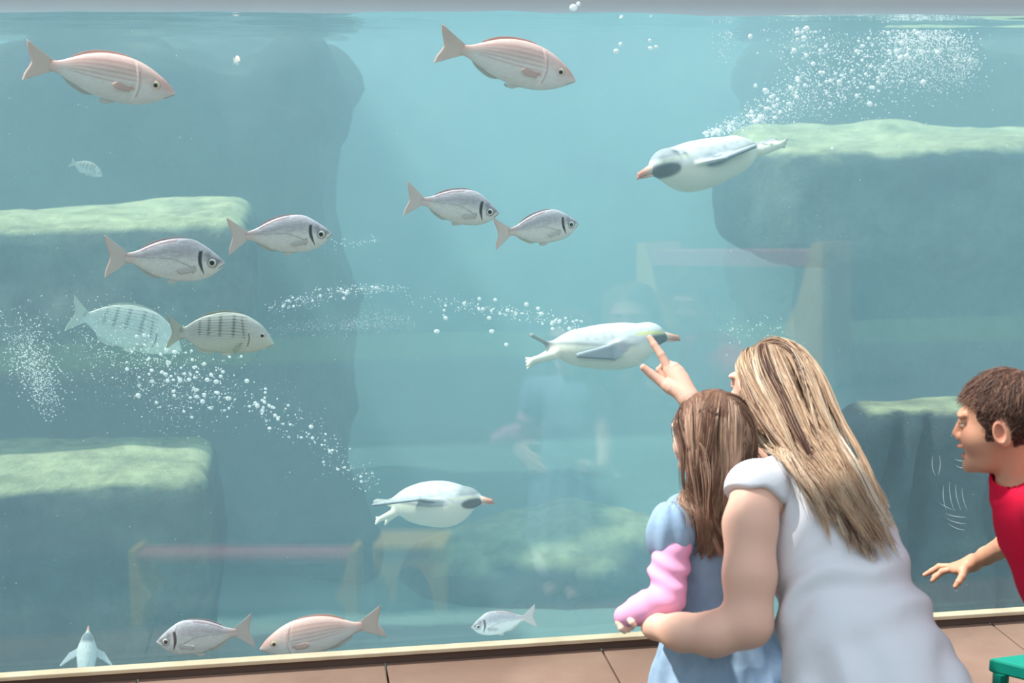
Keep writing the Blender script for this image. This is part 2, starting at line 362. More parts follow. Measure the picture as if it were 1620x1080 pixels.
SPEC = {
 'silver': dict(top=[(.17,.038),(.22,.045),(.28,.066),(.37,.112),(.45,.145),(.55,.171),(.65,.18),(.75,.166),(.82,.128),(.9,.072),(.96,.022),(1.,-.018)],
                bot=[(.17,-.042),(.22,-.05),(.28,-.075),(.35,-.112),(.42,-.148),(.5,-.172),(.6,-.188),(.7,-.189),(.8,-.174),(.88,-.141),(.94,-.096),(.98,-.055),(1.,-.03)],
                w=.062, eye=(.893,-.014,.040,.021), pec=(.765,-.07,.60,-.085), tail=(.19,-.185)),
 'pink': dict(top=[(.17,.032),(.22,.04),(.29,.07),(.38,.112),(.5,.145),(.6,.152),(.7,.143),(.8,.112),(.88,.07),(.95,.022),(1.,-.028)],
              bot=[(.17,-.036),(.22,-.045),(.3,-.078),(.4,-.12),(.5,-.148),(.6,-.162),(.7,-.163),(.8,-.146),(.9,-.106),(.97,-.064),(1.,-.044)],
              w=.066, eye=(.875,.002,.031,.0135), pec=(.72,-.055,.60,-.04), tail=(.14,-.135)),
 'striped': dict(top=[(.12,.05),(.16,.055),(.22,.098),(.3,.15),(.4,.193),(.5,.218),(.6,.226),(.7,.212),(.8,.168),(.9,.096),(.96,.02),(1.,-.052)],
                 bot=[(.12,-.05),(.16,-.056),(.22,-.09),(.3,-.14),(.45,-.168),(.6,-.172),(.75,-.16),(.88,-.125),(.95,-.095),(1.,-.07)],
                 w=.064, eye=(.885,.03,.030,.0155), pec=(.70,-.05,.62,-.12), tail=(.16,-.17)),
}
def fish_tint(kind, u, v, vt, vb):
    """flank colours over length u and height v"""
    hgt = np.clip((v-vb)/(vt-vb), 0, 1)[:, None]; u1 = u[:, None]; v1 = v[:, None]
    P = np.stack([u, v, 0*u], 1); sp_ = vnoise(P, 90, 2)[:, None]; fine = vnoise(P*np.array([30, 160, 1]), 1.0, 3)[:, None]
    if kind == 'silver':
        c = np.array(srgb(246, 248, 244))*(1-sstep(.42, .75, hgt))+np.array(srgb(204, 202, 212))*sstep(.42, .75, hgt)
        sc_l = (.5+.5*np.cos((v1-.25*(u1-.5)**2)*2*np.pi/.0125))*(.5+.5*np.cos(u1*2*np.pi/.011)); c = c*(1+.10*sp_+.16*fine*sstep(.3, .6, hgt)-.16*sc_l*sstep(.25, .6, hgt)*(u1 < .76))
        bx = .792+.9*(v1-.01)**2*1.6+np.where(v1 < 0, -v1*.12, 0); bw = .019*np.clip((v1+.13)/.1, 0, 1)
        band = np.clip(1-np.abs((u1-bx)/np.maximum(bw, 1e-4))**4, 0, 1)*(v1 < .085)*(v1 > -.115)
        c = c*(1-band)+np.array(srgb(50, 48, 58))*band
        ll = np.where(u1 < .56, .012, .012-.33*(u1-.56)-.5*(u1-.56)**2); l = gauss(v1-ll, .0045)*(u1 > .2)*(u1 < .745)*(.35+.65*sstep(.5, .7, u1))
        c = c*(1-l*.8)+np.array(srgb(80, 70, 76))*l*.8
        d = gauss(np.hypot(u1-.745, v1+.052), .008)+gauss(np.hypot(u1-.738, v1+.105), .006); c = c*(1-np.clip(d, 0, 1)*.9)
        r = gauss(v1-(vt[:, None]-.016), .005)*(u1 > .30)*(u1 < .6); c = c*(1-r*.7)+np.array(srgb(150, 62, 66))*r*.7
        ped = 1-sstep(.18, .34, u1); c = c*(1-.45*ped)+np.array(srgb(228, 178, 160))*.45*ped
        hd = gauss(np.hypot(u1-.86, v1-.05), .03)+gauss(np.hypot(u1-.955, v1-.0), .022); c = c*(1-.5*np.clip(hd, 0, 1))
        e = gauss(np.abs(np.hypot(u1-.898, v1+.014)-.041), .008); c = c*(1-.55*e)
        mo = gauss((v1+.052)-(u1-.965)*.75, .005)*(u1 > .945); c = c*(1-.85*mo)
    elif kind == 'pink':
        c = np.array(srgb(254, 250, 246))*(1-sstep(.4, .9, hgt))+np.array(srgb(248, 212, 204))*sstep(.4, .9, hgt)
        st = 0
        for k, hh in enumerate((.46, .56, .66, .76, .86)):
            st = st+gauss(hgt-(hh+.02*np.sin(u1*9)), .018+.003*k)
        st = np.clip(st, 0, 1)*sstep(.22, .34, u1)*(1-sstep(.70, .80, u1)); c = c*(1-.45*st)+np.array(srgb(205, 132, 122))*.45*st
        c = c*(1+.05*sp_+.05*fine)
        sn = sstep(.80, .99, u1)*sstep(-.09, .03, v1); c = c*(1-.55*sn)+np.array(srgb(214, 128, 118))*.55*sn
        g = gauss(u1-(.775-.6*(v1+.01)**2*4), .006)*(v1 > -.10)*(v1 < .07); c = c*(1-.45*g)+np.array(srgb(190, 90, 90))*.45*g
        p = gauss(np.hypot((u1-.725), (v1+.045)*1.6), .02); c = c*(1-.7*p)+np.array(srgb(200, 96, 92))*.7*p
        ped = 1-sstep(.17, .28, u1); c = c*(1-.5*ped)+np.array(srgb(240, 176, 158))*.5*ped
        mo = gauss((v1+.062)-(u1-.965)*.55, .004)*(u1 > .935); c = c*(1-.6*mo)+np.array(srgb(150, 80, 70))*.6*mo
        e = gauss(np.abs(np.hypot(u1-.875, v1-.002)-.028), .007); c = c*(1-.25*e)+np.array(srgb(220, 160, 140))*.25*e
    else:
        c = np.array(srgb(216, 224, 218))*np.ones_like(u1)*(1+.06*sp_)
        c = c*(1-sstep(.75, 1., hgt)*.15)
        bars = gauss(u1-.30, .012)*.7+gauss(u1-.385, .014)+gauss(u1-.49, .014)+gauss(u1-.615, .014)+gauss(u1-.715+.15*v1, .010)*.8
        bars = bars*sstep(.38, .5, hgt)*(1-sstep(.88, 1., hgt))
        vv = v1/np.interp(u1, [.12, .3, .6, .75], [.35, .75, 1., .95]); ln = (.5+.5*np.cos(2*np.pi*vv/.0285))**3*sstep(.14, .24, u1)*(1-sstep(.72, .76, u1))*(.35+.65*sstep(.2, .6, hgt))
        k = np.clip(ln*(.45+.55*bars)+bars*.35, 0, .9); c = c*(1-k)+np.array(srgb(66, 70, 62))*k
        g = gauss(u1-(.765-.5*(v1+.01)**2*6), .006)*(v1 > -.08)*(v1 < .05); c = c*(1-.85*g)
        ped = gauss(u1-.13, .03)*sstep(.3, .7, hgt); c = c*(1-.5*ped)+np.array(srgb(110, 80, 70))*.5*ped
        mo = gauss((v1+.075)-(u1-.965)*.45, .004)*(u1 > .93); c = c*(1-.5*mo)
    return np.clip(c, .005, 1)
def fish_body(kind):
    s = SPEC[kind]; nu, nt_ = 190, 120; u0 = s['top'][0][0]
    uu = u0+(1-u0)*(1-(1-np.linspace(0, 1, nu))**1.5); th = np.linspace(0, 2*np.pi, nt_, endpoint=False)
    U, T = np.meshgrid(uu, th, indexing='ij'); U = U.ravel(); T = T.ravel()
    vt, vb = interp(s['top'], U), interp(s['bot'], U); mid, hf = (vt+vb)/2, (vt-vb)/2
    w = s['w']*interp([(u0, .16), (.3, .45), (.45, .82), (.6, 1.), (.72, 1.02), (.85, .86), (.94, .55), (1., .12)], U)
    ct, st_ = np.cos(T), np.sin(T)
    v = mid+hf*ct; gill = s['pec'][0]+.035; gx = gill-.6*(v+.01)**2*3
    y = w*np.sign(st_)*np.abs(st_)**.85*(1+.07*gauss(U-gx-.012, .014)-.06*gauss(U-gx+.006, .006))
    e = s['eye']; y = y*(1+.05*gauss(np.hypot(U-e[0], v-e[1]), e[2]))
    V = np.stack([U, y, v], 1); I = np.arange(nu*nt_).reshape(nu, nt_); J = np.roll(I, -1, 1)
    Q = np.stack([I[:-1].ravel(), J[:-1].ravel(), J[1:].ravel(), I[1:].ravel()], 1)
    V = np.vstack([V, [[u0-.004, 0, (mid[0])], [1.003, 0, mid[-1]]]]); n = nu*nt_
    caps = [(int(I[0, k]), n, int(n), int(J[0, k])) for k in range(0)]
    tri0 = np.stack([I[0], np.full(nt_, n), np.full(nt_, n), J[0]], 1); tri1 = np.stack([J[-1], np.full(nt_, n+1), np.full(nt_, n+1), I[-1]], 1)
    fcs = [tuple(f) for f in Q.tolist()]+[(a, n, d) for a, _, _, d in tri0.tolist()]+[(a, n+1, d) for a, _, _, d in tri1.tolist()]
    c = fish_tint(kind, V[:, 0], V[:, 2], np.append(vt, [mid[0], mid[-1]]), np.append(vb-1e-4, [mid[0]-.01, mid[-1]-.01]))
    return V, fcs, c
def fin_mesh(name, base, tip, col, parent, th=.004, ns=26, nt_=10, edge=None, side=0.0, rays=14):
    """a finned sheet with rays, from a base line to an outer line (u, v[, y])"""
    def cur(pts, s):
        p = np.array([(q[0], q[1], q[2] if len(q) > 2 else 0) for q in pts], float); L = np.r_[0, np.cumsum(np.linalg.norm(np.diff(p, axis=0), axis=1))]; L /= L[-1]
        return np.stack([interp(np.stack([L, p[:, k]], 1), s) for k in range(3)], 1)
    s = np.linspace(0, 1, ns*2); B, T = cur(base, s), cur(tip, s); t = np.linspace(0, 1, nt_)
    G = B[:, None]+(T-B)[:, None]*t[None, :, None]; ry = np.cos(s*np.pi*2*rays)[:, None]*.0008*(1-t)[None]
    thk = th*(1-.8*t)[None, :]*np.ones((len(s), 1))/2+ry*.5
    A = G.copy(); Bk = G.copy(); A[:, :, 1] = G[:, :, 2]*0; 
    def pack(sg): return np.stack([G[:, :, 0], G[:, :, 2]+sg*np.abs(thk)+side*t[None]**1.2*0, G[:, :, 1]], 2).reshape(-1, 3)
    V = np.vstack([pack(1), pack(-1)]); n = len(s)*nt_; I = np.arange(n).reshape(len(s), nt_)
    f = [(a, b, c, d) for a, b, c, d in np.stack([I[:-1, :-1], I[1:, :-1], I[1:, 1:], I[:-1, 1:]], 2).reshape(-1, 4).tolist()]
    f += [(d+n, c+n, b+n, a+n) for a, b, c, d in f]
    rim = list(I[:, 0])+list(I[-1, 1:])+list(I[::-1, -1][1:])+list(I[0, ::-1][1:-1])
    f += [(int(a), int(a+n), int(b+n), int(b)) for a, b in zip(rim, rim[1:]+rim[:1])]
    col = np.array(col); sh = (1-.16*(.5+.5*np.cos(s*np.pi*2*rays)))[:, None, None]*np.ones((1, nt_, 1))*col
    if edge is not None: k = sstep(.75, 1, t)[None, :, None]; sh = sh*(1-k)+np.array(edge)*k
    sh = sh.reshape(-1, 3); return mesh_obj(name, V, f, m_fin, parent, col=np.vstack([sh, sh]))
def make_fish(kind, name):
    s = SPEC[kind]; r = empty(name)
    V, fc, c = fish_body(kind); mesh_obj('body', V, fc, m_fish, r, col=c)
    fc_ = {'silver': srgb(246, 238, 234), 'pink': srgb(255, 240, 232), 'striped': srgb(222, 228, 218)}[kind]; u0 = s['top'][0][0]
    pk = s['top'][0][1]; a, b_ = s['tail']
    fin_mesh('tail_fin', [(u0+.03, pk*.95), (u0+.045, 0), (u0+.03, -pk*.98)], [(0, a), (.012, a*.62), (.035, a*.25), (.045, -.003), (.035, b_*.25), (.01, b_*.62), (0, b_)], fc_, r, .008, rays=16,
             edge={'silver': srgb(244, 222, 216), 'pink': srgb(252, 228, 220), 'striped': srgb(200, 208, 194)}[kind])
    us = np.linspace(.31, .72, 9); dt = interp(s['top'], us); hh = np.array([.004, .012, .016, .016, .014, .013, .012, .009, .001])*(.9 if kind == 'silver' else 1.)
    fin_mesh('dorsal_fin', [(u, v-.01) for u, v in zip(us, dt)], [(u-.012, v+h) for u, v, h in zip(us, dt, hh)], {'silver': srgb(206, 182, 184), 'pink': srgb(246, 206, 196), 'striped': srgb(190, 196, 180)}[kind], r, .005, rays=22)
    us = np.linspace(.27, .47, 7); dt = interp(s['bot'], us); hh = np.array([.003, .018, .024, .026, .024, .016, .001])
    fin_mesh('anal_fin', [(u, v+.01) for u, v in zip(us, dt)], [(u-.008, v-h) for u, v, h in zip(us, dt, hh)], srgb(232, 232, 226), r, .005, rays=12)
    ub = .62; vb = float(interp(s['bot'], np.array([ub]))[0])
    for sg in (1, -1):
        fin_mesh('pelvic_fin', [(ub+.02, vb+.012, .018*sg), (ub-.01, vb+.010, .018*sg)], [(ub-.05, vb-.022, .028*sg), (ub-.10, vb-.012, .024*sg), (ub-.105, vb+.004, .02*sg)], srgb(236, 236, 230), r, .004, rays=5, ns=8)
        p = s['pec']; wy = s['w']*.97
        fin_mesh('pectoral_fin', [(p[0], p[1]+.016, wy*sg), (p[0]-.004, p[1]-.018, wy*sg)],
                 [(p[2]+.02, p[3]+.018, (wy+.012)*sg), (p[2], p[3], (wy+.016)*sg), (p[2]+.03, p[3]-.03, (wy+.012)*sg)],
                 {'silver': srgb(240, 240, 238), 'pink': srgb(255, 226, 218), 'striped': srgb(200, 208, 196)}[kind], r, .004, rays=7, ns=10)
        e = s['eye']; U = np.array([e[0]]); wv = s['w']*float(interp([(.1, .16), (.3, .45), (.45, .82), (.6, 1.), (.72, 1.02), (.85, .86), (.94, .55), (1., .12)], U)[0])
        vt, vb2 = float(interp(s['top'], U)[0]), float(interp(s['bot'], U)[0]); q = (e[1]-(vt+vb2)/2)/((vt-vb2)/2); yy = wv*(1-q*q)**.42
        g = np.linspace(0, 1, 12); th = np.linspace(0, 2*np.pi, 32, endpoint=False); R_, T_ = np.meshgrid(g, th, indexing='ij')
        dome = (1-R_**2*.9)*e[2]*.32-.004
        def disc(rad, off): return np.stack([(e[0]+R_*rad*np.cos(T_)).ravel(), (sg*(yy+dome*rad/e[2]+off-.25*R_*0)).ravel(), (e[1]+R_*rad*np.sin(T_)).ravel()], 1)
        I = np.arange(12*32).reshape(12, 32); J = np.roll(I, -1, 1); Q = np.stack([I[:-1], J[:-1], J[1:], I[1:]], 2).reshape(-1, 4)
        if sg < 0: Q = Q[:, ::-1].copy()
        rr = R_.ravel()[:, None]; ring = np.array(srgb(246, 246, 240) if kind != 'pink' else srgb(255, 238, 200))
        cc = ring*np.ones_like(rr); k = sstep(.82, 1., rr); cc = cc*(1-k)+np.array(srgb(70, 70, 84) if kind == 'silver' else srgb(176, 130, 116) if kind == 'pink' else srgb(110, 112, 108))*k
        eye = mesh_obj('eye', disc(e[2], 0.0), Q, m_eye, r, col=cc)
        mesh_obj('pupil', disc(e[3], .003+e[2]*.32-e[3]*.32), Q, m_pupil, eye)
    return r
def copy_tree(o, parent=None):
    c = o.copy(); C.objects.link(c)
    if parent is not None: c.parent = parent
    for ch in [x for x in list(bpy.data.objects) if x.parent == o and x != c]: copy_tree(ch, c)
    return c
def orient(o, origin, X, roll=0.0, scale=1.0, up=(0, 0, 1)):
    X = np.asarray(X, float); X = X/np.linalg.norm(X); Y = np.cross(up, X); Y /= np.linalg.norm(Y); Z = np.cross(X, Y)
    if roll: Y, Z = Y*math.cos(roll)+Z*math.sin(roll), Z*math.cos(roll)-Y*math.sin(roll)
    o.matrix_world = Matrix([[X[i]*scale, Y[i]*scale, Z[i]*scale, origin[i]] for i in range(3)]+[[0, 0, 0, 1]])
FISH = [ # kind, nose, tail, y, nose y offset, label, roll
 ('pink', (278, 140), (38, 95), .32, -.02, 'pale pink sea bream swimming right in the top left corner', 'pink sea bream'),
 ('pink', (912, 120), (692, 69), .36, .0, 'rosy pink sea bream swimming right near the surface above the middle of the window', 'pink sea bream'),
 ('pink', (410, 1020), (607, 983), .16, .02, 'pink sea bream swimming left just above the sill', 'pink sea bream'),
 ('silver', (356, 412), (165, 406), .28, .0, 'silver black-collared fish just above the striped fish, red line below its back fin', 'collared silver fish'),
 ('silver', (525, 366), (360, 374), .30, .0, 'silver black-collared fish at the front of the left pair, tail by the snout behind it', 'collared silver fish'),
 ('silver', (790, 334), (641, 314), .34, .0, 'dark-backed silver collared fish, nose over the tail of the fish ahead of it', 'collared silver fish'),
 ('silver', (915, 350), (782, 370), .38, .03, 'silver collared fish swimming ahead in the middle, right of its darker-backed neighbour', 'collared silver fish'),
 ('silver', (247, 1012), (401, 997), .18, .02, 'silver collared fish swimming left low beside the pink bream at the sill', 'collared silver fish'),
 ('silver', (745, 990), (848, 974), .85, .0, 'small hazy silver fish swimming left low below the middle of the window', 'collared silver fish'),
 ('striped', (434, 535), (264, 524), .30, .0, 'grey striped bream with five dark bars swimming right', 'striped bream'),
 ('striped', (290, 545), (110, 494), 1.55, .0, 'faint pale bream fading into the haze behind the barred striped bream', 'striped bream'),
 ('striped', (163, 277), (111, 256), 1.75, .0, 'tiny ghostly pale fish far behind above the upper left rock ledge', 'striped bream'),
]
GRP = {'pink sea bream': 'pink sea breams', 'collared silver fish': 'silver fish with black collars', 'striped bream': 'striped breams'}
proto = {}
for kind, nz, tl, y, dy, lab, nm in FISH:
    if kind not in proto: o = proto[kind] = make_fish(kind, nm.replace(' ', '_'))
    else: o = copy_tree(proto[kind])
    N = at(nz[0], nz[1], y+dy); T = at(tl[0], tl[1], y-dy*.5); L = np.linalg.norm(N-T)
    orient(o, T, N-T, 0.05, L); tag(o, lab, 'fish', GRP[nm])
o = copy_tree(proto['pink']); q = at(379, 97, 1.9); orient(o, q-np.array([0.02, .1, 0]), (.25, -1, 0.05), 0, .11)
tag(o, 'tiny blurred pink fish seen head-on between the two big pink breams', 'fish', GRP['pink sea bream'])
# ------------------------------------------------------------------ penguins (local x forward, z up, metres)
m_peng = mat('penguin_feathers', vcol=True, rough=0.75, bump=(120, 0.3, 0.002))
m_beak = mat('penguin_beak', vcol=True, rough=0.4)
def penguin(name, label, nearside, flip, feet, tuck=0.0, crest=0.5, scale=1.0, crown=0.4, fat=1.0, tail_up=.12):
    """flip: for the left (+y) and right (-y) flipper a list of three points; feet: foot tips"""
    hc = np.array([.165, 0, .035-tuck])
    def body(P):
        f = ell(P, (-.01, 0, 0), (.19, .085*fat, .092*fat))
        f = smin(f, ell(P, (.05, 0, -.006-tuck*.3), (.12, .08*fat, .083*fat)), .04)
        f = smin(f, cone(P, (.09, 0, .005-tuck*.5), hc, .062, .046), .05)
        f = smin(f, ell(P, hc+np.array([.012, 0, .003]), (.055, .040, .040)), .03)
        f = smin(f, ell(P, hc+np.array([.05, 0, -.010]), (.035, .024, .022)), .015)
        f = smin(f, cone(P, (-.14, 0, .01), (-.225, 0, .012), .045, .018), .05)      # rump
        Rt = frame((tail_up, 0, 1), (1, 0, 0)); f = smin(f, boxs(P, (-.262, 0, .012+.05*tail_up), (.050, .024+.0*P[0, 0], .0085), .006, Rt), .018)   # tail
        for pts in flip:
            a, b, c = [np.array(p, float) for p in pts[:3]]
            for p, q, wa, wb in ((a, b, .030, .034), (b, c, .032, .010)):
                d = q-p; L = np.linalg.norm(d); x = d/L; y = np.cross((0.2*np.sign(a[1]), .0, 1.), x); y /= np.linalg.norm(y); z = np.cross(x, y)
                l = (P-p) @ np.stack([x, y, z], 1); t = np.clip(l[:, 0]/L, 0, 1); w = wa+(wb-wa)*t
                q2 = np.stack([l[:, 0]-t*L, l[:, 1]*(.0075/w), l[:, 2]], 1) if False else None
                l = l[:, [0, 2, 1]] if len(pts) > 3 else l; blade = FLAT(l, L, wa, wb); f = smin(f, blade, .012)
        for ft in feet:
            a, c = np.array(ft[0]), np.array(ft[1]); f = smin(f, cone(P, a, c, .020, .013), .02); dv = (c-a)/np.linalg.norm(c-a)
            for w_ in (-.016, 0, .016): f = smin(f, cone(P, c, c+dv*.030+np.array([0, w_*.6, w_*.8]), .0085, .0055), .006)
        return f
    def FLAT(l, L, wa, wb, th=.0075):
        t = np.clip(l[:, 0]/L, 0, 1); w = wa+(wb-wa)*t
        dx = l[:, 0]-t*L; dy = np.maximum(np.abs(l[:, 2])-w+th, 0); dz = np.abs(l[:, 1])
        return (np.sqrt(dx**2+dy**2+dz**2)-th)
    V, Q = sdf_mesh(body, (-.36, -.30, -.17), (.27, .30, .20), .0052, slack=2.0)
    g, _ = grad(body, V, .004); x, y, z = V.T; n = vnoise(V, 26, 3)
    back = sstep(-.012, .016, z-.010-.02*sstep(.05, -.2, x)+.006*n)
    c = np.array(srgb(238, 240, 226))*(1-back[:, None])+np.array(srgb(222, 228, 232))*back[:, None]  # grey-blue back painted near white, sunlight put into the colour
    spk = np.clip(vnoise(V*np.array([60, 90, 90]), 1.0, 8), 0, 1)[:, None]*back[:, None]; c = c*(1-.25*spk)
    edge = gauss(z-.008-.02*sstep(.05, -.2, x), .007)*sstep(.13, .06, x)*.55; c = c*(1-edge[:, None])+np.array(srgb(96, 118, 138))*edge[:, None]
    fl = 0
    for pts in flip:
        a, b, cc_ = [np.array(p, float) for p in pts[:3]]
        d = np.minimum(cone(V, a+(b-a)*.25, b, .012, .03), cone(V, b, cc_, .03, .012)); k = sstep(.012, -.002, d)*(np.abs(y) > .05 if abs(b[1]) > .06 else 1.)
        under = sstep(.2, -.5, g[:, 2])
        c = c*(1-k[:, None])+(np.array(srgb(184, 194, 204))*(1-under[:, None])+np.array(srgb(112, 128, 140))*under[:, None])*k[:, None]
    tl = sstep(-.215, -.25, x)*sstep(.0, .02, z)*.75*(tail_up > .3); c = c*(1-tl[:, None])+np.array(srgb(104, 120, 134))*tl[:, None]
    r = V-hc; mask = sstep(.008, -.004, ell(V, hc+np.array([.028, 0, -.016]), (.058, .08, .026)))
    mask = mask*sstep(-.030, -.020, r[:, 0]+.0); c = c*(1-.88*mask[:, None])+np.array(srgb(66, 78, 90))*.88*mask[:, None]
    cap = sstep(.075, .03, np.abs(r[:, 0]-.03))*sstep(.018, .030, r[:, 2])*crown; c = c*(1-cap[:, None])+np.array(srgb(120, 134, 146))*cap[:, None]
    br = gauss(r[:, 2]-(.016-.12*(r[:, 0]-.0)*(r[:, 0] > 0)*.6), .006)*sstep(-.075, -.04, r[:, 0])*sstep(.07, .05, r[:, 0])*sstep(.012, .02, np.abs(r[:, 1])); br = np.clip(br*1.3, 0, 1)*min(1., crest*2)
    c = c*(1-br[:, None])+np.array(srgb(232, 236, 160))*br[:, None]
    root = empty(name); mesh_obj('body', V, Q, m_peng, root, col=np.clip(c, .01, 1))
    # beak: upper and lower mandible with a hooked tip
    def beak(P):
        p = P-hc; f = cone(p, (.066, 0, -.006), (.120, 0, -.014), .0185, .008); f = smin(f, cone(p, (.118, 0, -.016), (.130, 0, -.027), .008, .0040), .006)
        g_ = cone(p, (.066, 0, -.020), (.116, 0, -.026), .011, .0045); return smin(f, g_, .0025)
    V, Q = sdf_mesh(beak, hc+np.array([.045, -.025, -.045]), hc+np.array([.145, .030, .025]), .0022, slack=1.8)
    t = sstep(.07, .12, V[:, 0]-hc[0])[:, None]; c = np.array(srgb(240, 212, 196))*(1-t)+np.array(srgb(226, 150, 128))*t
    gape = gauss((V[:, 2]-hc[2])+.016+.15*(V[:, 0]-hc[0]-.07), .002)[:, None]; c = c*(1-.5*gape)
    mesh_obj('beak', V, Q, m_beak, root, col=c)
    for s in (1, -1):
        def eyef(P, s=s): return sph(P, hc+np.array([.044, s*.0300, .0035]), .0062)
        V, Q = sdf_mesh(eyef, hc+np.array([.03, s*.0275-.012, -.012]), hc+np.array([.06, s*.0275+.012, .02]), .0016)
        d = np.hypot(V[:, 0]-hc[0]-.044, V[:, 2]-hc[2]-.0035); c = np.where((d < .0032)[:, None], np.array(srgb(20, 20, 24)), np.array(srgb(190, 110, 100)))
        mesh_obj('eye', V, Q, m_eye, root, col=c)
    tag(root, label, 'penguin', 'rockhopper penguins under water'); return root
def place_peng(o, beak, tail, y, yb, yt, roll=0.0, lenl=.284+.31):
    B = at(beak[0], beak[1], yb); T = at(tail[0], tail[1], yt); L = np.linalg.norm(B-T); s = L/lenl
    X = (B-T)/L; orient(o, T+X*.31*s, X, roll, s)
if True:
    p = penguin('penguin', 'grey and white penguin swimming right at the pointing fingertip', -1,
                [[(.085, .06, .01), (.0, .098, -.012), (-.13, .088, -.018)], [(.085, -.06, .01), (.0, -.098, -.012), (-.135, -.088, -.018)]],
                [((-.22, .03, -.015), (-.29, .035, -.045)), ((-.22, -.03, -.015), (-.30, -.035, -.03))], tuck=.004, crest=.8, crown=.0, fat=.95, tail_up=.6)
    place_peng(p, (1071, 540), (838, 556), .8, .8, .8, roll=-.10)
    p = penguin('penguin', 'white-lit penguin diving left below the rising bubble plume', -1,
                [[(.085, .06, .01), (.0, .105, .012), (-.15, .085, .024), 1], [(.085, -.06, .02), (.0, -.09, .0), (-.14, -.07, .02)]],
                [((-.22, .03, .0), (-.30, .035, .005)), ((-.22, -.03, .0), (-.30, -.035, .0))], tuck=.01, crest=.12, crown=.6, fat=.88)
    place_peng(p, (1013, 281), (1226, 232), .85, .74, .94, roll=.12)
    p = penguin('penguin', 'plump pale penguin with flipper swept straight back below the middle of the window', -1,
                [[(.075, .07, .02), (.0, .095, .01), (-.13, .08, .0)], [(.065, -.07, .026), (-.03, -.125, .050), (-.25, -.150, .036), 1]],
                [((-.20, .03, -.03), (-.26, .04, -.07)), ((-.20, -.03, -.03), (-.27, -.035, -.055)), ], tuck=.02, crest=.15, crown=.7, fat=1.16)
    place_peng(p, (777, 792), (594, 800), .75, .66, .84, roll=-.08)
    # a far penguin seen from above its back, low on the left
    q = penguin('penguin', 'dim distant penguin seen end-on with spread flippers just above the sill at far left', 1, [[(.07, .06, .0), (.02, .14, .0), (-.07, .23, .0), 1], [(.07, -.06, .0), (.02, -.14, .0), (-.07, -.23, .0), 1]], [((-.20, .03, -.01), (-.26, .035, -.02)), ((-.20, -.03, -.01), (-.26, -.035, -.02))], crest=.1, crown=1.0)
    A = at(137, 1040, 1.5); orient(q, A, (0.05, .6, 1.0), 0.0, .40, up=(0.1, -1, .6))
# ------------------------------------------------------------------ air bubbles
m_bub = mat('air_bubble_white', (0.97, 0.99, 1.0), 0.2, spec=0.8, trans=0.5)
def ico(sub):
    import bmesh
    bm = bmesh.new(); bmesh.ops.create_icosphere(bm, subdivisions=sub, radius=1.0); bm.verts.ensure_lookup_table()
    V = np.array([v.co[:] for v in bm.verts]); Fc = np.array([[v.index for v in f.verts] for f in bm.faces]); bm.free(); return V, Fc
rb = np.random.RandomState(11)
def trail(path, n, spread, size, y, group, label, pw=1.0):
    """n bubbles along a pixel path; spread and size in pixels given per path point"""
    P = np.array(path, float); L = np.r_[0, np.cumsum(np.linalg.norm(np.diff(P[:, :2], axis=0), axis=1))]; L /= L[-1]
    t = rb.rand(n)**pw; out = []
    for q in t:
        px = np.interp(q, L, P[:, 0]); py = np.interp(q, L, P[:, 1]); s = np.interp(q, L, spread); z = np.interp(q, L, size)
        px += rb.randn()*s*.5; py += rb.randn()*s*.5; yy = y+rb.randn()*s*.0012
        r = z*(.42+.75*rb.rand()**2); c = at(px, py, max(yy, .1)); 
        if c[2] > ZW-.02: continue
        d = (c-CAM) @ FWD; out.append((c, r*d/F, r))
    return out, group, label
T = []
T.append(trail([(1112, 211), (1150, 207), (1215, 180), (1290, 148), (1400, 110)], 120, [3, 8, 26, 44, 60], [3, 3.2, 3.4, 3.4, 3.4], .9, 'bubbles in the plume over the diving penguin', 'white air bubble in the plume rising from the diving penguin', 1.1))
T.append(trail([(1180, 190), (1300, 120), (1460, 60), (1470, 0)], 130, [10, 70, 75, 60], [3, 3.5, 4, 4.5], .95, 'bubbles in the plume over the diving penguin', 'white air bubble in the plume rising from the diving penguin', .55))
T.append(trail([(1250, 70), (1280, 25), (1235, 10)], 24, [40, 35, 30], [4, 4.5, 4], .8, 'bubbles in the plume over the diving penguin', 'white air bubble in the plume rising from the diving penguin'))
T.append(trail([(930, 518), (880, 508), (800, 492), (700, 478)], 85, [12, 14, 12, 16], [2.6, 3, 2.6, 2.2], 1.0, 'bubbles trailing the middle penguin', 'small white bubble in the thin trail behind the penguin at the fingertip'))
T.append(trail([(585, 765), (510, 700), (420, 640), (300, 590)], 120, [18, 28, 36, 46], [2.2, 2.6, 3, 3.2], .75, 'bubbles trailing the lower penguin', 'white bubble in the trail left of the plump lower penguin'))
T.append(trail([(340, 640), (270, 580), (220, 560)], 120, [50, 55, 50], [2.6, 3.4, 3], .8, 'bubbles below the striped bream', 'white bubble in the cloud below the striped bream'))
T.append(trail([(430, 480), (520, 462), (625, 455)], 50, [16, 12, 10], [2, 2.4, 2.2], .9, 'bubbles in the streak under the left pair', 'small white bubble in the horizontal streak right of the striped bream'))
ex = []; # single ones
for px, py, r in ((907, 12, 5.5), (915, 6, 3.5), (982, 70, 3.5), (975, 81, 4), (1029, 76, 3.5), (1038, 74, 3), (1028, 64, 2.5), (691, 524, 4), (778, 524, 4), (705, 503, 3.2), (774, 503, 3.2), (801, 545, 3), (1187, 58, 4), (1195, 136, 3), (1160, 620, 3)):
    c = at(px, py, .8); ex.append((c, r*((c-CAM) @ FWD)/F, r))
T.append((ex, 'scattered single bubbles', 'single white bubble drifting apart from the plumes in open water'))
allb = [(r[2], r[0], r[1], g, l) for (lst, g, l) in T for r in lst]; allb.sort(key=lambda a: -a[0])
